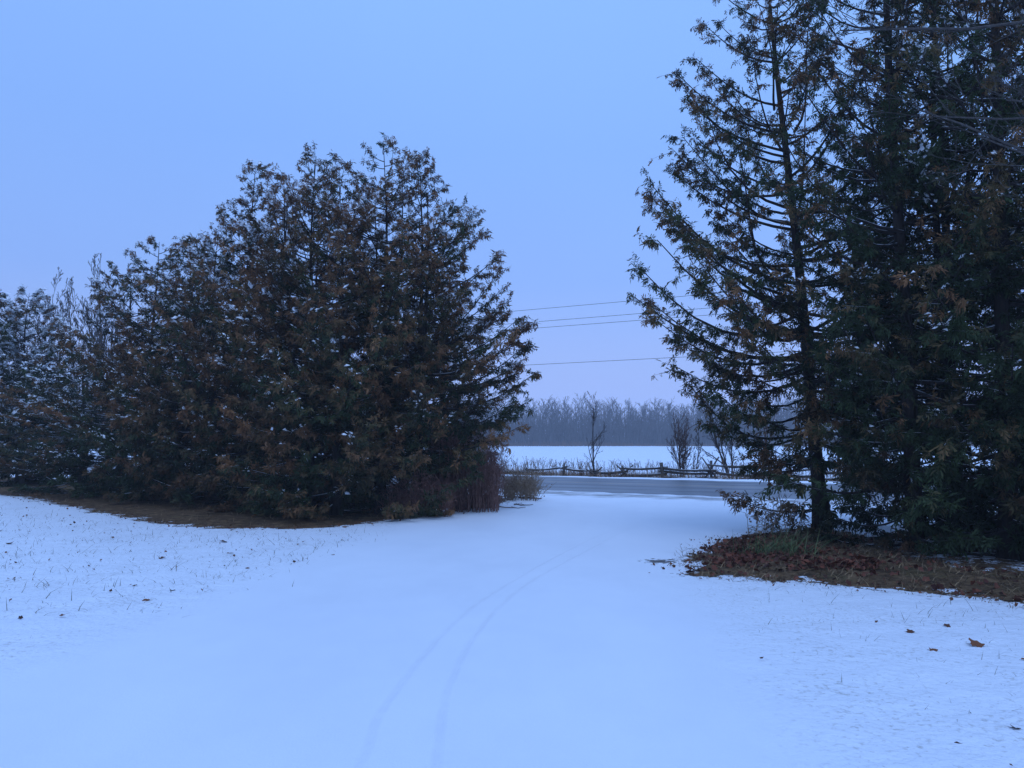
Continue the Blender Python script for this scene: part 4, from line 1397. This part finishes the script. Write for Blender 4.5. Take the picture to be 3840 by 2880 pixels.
# red-brown shrub thicket at the end of the windbreak
def thicket(name, label, cat, cx, cy, sx, sy, n, h, mat, seed, cols=None, lean=0.10):
    rs = np.random.RandomState(seed)
    root = empty(name, (cx, cy, gz(cx, cy))); tag(root, label, cat)
    xy = np.array([cx, cy]) + rs.uniform(-1, 1, (n, 2)) * np.array([sx, sy])
    z = ground_z(xy[:, 0], xy[:, 1]) - 0.03
    hh = h * rs.uniform(0.55, 1.1, n) * (1 - 0.35 * np.abs((xy[:, 0] - cx) / sx) ** 3)
    top = np.stack([xy[:, 0] + rs.normal(0, lean, n) * hh, xy[:, 1] + rs.normal(0, lean, n) * hh, z + hh], -1)
    b = np.concatenate([xy, z[:, None]], 1)
    K = 4
    s = np.linspace(0, 1, K)[None, :, None]
    P = b[:, None] * (1 - s) + top[:, None] * s + rs.normal(0, 0.03, (n, K, 3)) * s * hh[:, None, None]
    P -= np.array(root.location)
    a = Acc(); a.add(*tubes(P, (0.0085 - 0.006 * s[..., 0]) * rs.uniform(0.6, 1.4, (n, 1)), 3, cap=False))
    obj('stems', a.mesh('stems'), mat, root)['kind'] = 'stuff'
    m = n * 6
    i = np.repeat(np.arange(n), 6); u = rs.uniform(0.3, 1, (m, 1)) * (K - 1); u0 = np.minimum(u[:, 0].astype(int), K - 2)
    fr = u - u0[:, None]
    B = P[i, u0] * (1 - fr) + P[i, u0 + 1] * fr
    d = norm(np.stack([rs.normal(0, .6, m), rs.normal(0, .6, m), rs.uniform(0.2, 1.0, m)], -1))
    L = rs.uniform(0.12, 0.35, m)[:, None]
    E = B + d * L
    E2 = B + d * L * 0.5 + rs.normal(0, 0.02, (m, 3))
    a = Acc(); a.add(*tubes(np.stack([B, E2, E], 1), np.broadcast_to([[.0045, .004, .002]], (m, 3)), 3, cap=False))
    tag(obj('twigs', a.mesh('twigs'), mat, root), kind='stuff')
    # dry leaves
    m = n * 3
    B = P[rs.randint(0, n, m), rs.randint(1, K, m)] + rs.normal(0, 0.05, (m, 3))
    fx, fy, fz = frames(rs.normal(0, 1, (m, 3)), rs, 1.0)
    V, F = stamp(np.array([[0, 0, 0], [.5, .35, .1], [1, 0, -.1], [.5, -.35, .1]]), np.array([[0, 1, 2, 3]]), B, fx, fy, fz, rs.uniform(.03, .07, m))
    tag(obj('dry_leaves', mesh_np('dry_leaves', V, F), mat, root), kind='stuff')


M_SHRUB = mat_plain('red_shrub_stems', (0.15, 0.062, 0.050), (0.33, 0.18, 0.135), 9.0)
M_TAN = mat_plain('tan_stalks', (0.20, 0.13, 0.085), (0.38, 0.27, 0.17), 7.0)
thicket('red_shrub', 'dense dark red-brown shrub at the right end of the windbreak', 'shrub', -1.15, 18.3, 0.85, 1.2, 700, 1.85, M_SHRUB, 61)
thicket('red_shrub', 'low red-brown stalks at the foot of the end cedar', 'shrub', -2.0, 16.6, 0.7, 0.4, 130, 0.9, M_SHRUB, 62)
thicket('tan_grass_clump', 'tan dry grass clump on the verge right of the red shrub', 'grass clump', 0.22, 21.2, 0.42, 0.9, 170, 0.75, M_TAN, 63, lean=0.3)
thicket('tan_grass_clump', 'wispy tan stalks at the left foot of the leaning cedar', 'grass clump', 4.4, 12.9, 0.45, 0.45, 13, 0.7, M_TAN, 64, lean=0.25)


# ditch weeds along the fence
def ditch_weeds():
    rs = np.random.RandomState(88)
    n = 15000
    X = rs.uniform(-12, 18, n)
    dens = 0.5 + 0.5 * wav(X, X * 0, 3.1, 2) + 0.35 * (X < 7)
    X = X[rs.uniform(0, 1, n) < np.clip(dens, 0.15, 1)]
    n = len(X)
    back = rs.uniform(-0.9, 2.4, n)
    xy = np.stack([X + back * 0.45, FX(X) + back], -1)
    hh = rs.uniform(0.28, 0.72, n) * (0.8 + 0.35 * wav(X, back, 2.2, 6))
    V, F, m_ = blades('', xy, hh, rs.uniform(0.012, 0.026, n), rs, 0.7, 0.35, segs=2)
    a = Acc(); a.add(V, F, tint=np.repeat(rs.uniform(0, 1, n), m_))
    # stiff stalks with seed heads
    k = 900
    X = rs.uniform(-12, 18, k); back = rs.uniform(0.2, 3.0, k)
    xy = np.stack([X + back * 0.45, FX(X) + back], -1); z = ground_z(xy[:, 0], xy[:, 1])
    h = rs.uniform(0.35, 0.85, k)
    b = np.concatenate([xy, z[:, None] - .02], 1)
    t = b + np.stack([rs.normal(0, .12, k), rs.normal(0, .12, k), h], -1)
    V, F = tubes(np.stack([b, (b + t) / 2 + rs.normal(0, .02, (k, 3)), t], 1), np.broadcast_to([[.007, .006, .004]], (k, 3)), 3, cap=False)
    a.add(V, F, tint=np.repeat(rs.uniform(0, .6, k), 9))
    for j in range(3):
        e = t + rs.normal(0, 0.09, (k, 3)); 
        V, F = tubes(np.stack([b * .35 + t * .65, (t + e) / 2 - [0, 0, .06], e], 1), np.broadcast_to([[.004, .006, .010]], (k, 3)), 3)
        a.add(V, F, tint=np.repeat(rs.uniform(0, .6, k), 9))
    o = obj('ditch_weeds', a.mesh('ditch_weeds'), mat_blade('ditch_straw', (0.10, 0.054, 0.034), (0.42, 0.27, 0.16)))
    tag(o, 'tan dry grass and seed heads along the rail fence', 'weeds', kind='stuff')


ditch_weeds()

# ================================================================== haze of falling snow
hz = bpy.data.materials.new('snow_haze'); hz.use_nodes = True
t = hz.node_tree; t.nodes.clear()
o_ = t.nodes.new('ShaderNodeOutputMaterial'); pv = t.nodes.new('ShaderNodeVolumePrincipled')
pv.inputs['Color'].default_value = (0.93, 0.95, 1.0, 1)
pv.inputs['Density'].default_value = 0.00085
pv.inputs['Anisotropy'].default_value = 0.0
t.links.new(pv.outputs[0], o_.inputs['Volume'])
x0, x1, y0, y1, z0, z1 = -760, 760, -300, 760, -2.0, 32.0
V = np.array([[x0, y0, z0], [x1, y0, z0], [x1, y1, z0], [x0, y1, z0], [x0, y0, z1], [x1, y0, z1], [x1, y1, z1], [x0, y1, z1]])
F = np.array([[3, 2, 1, 0], [4, 5, 6, 7], [0, 1, 5, 4], [1, 2, 6, 5], [2, 3, 7, 6], [3, 0, 4, 7]])
tag(obj('haze', mesh_np('haze', V, F), hz), kind='stuff')
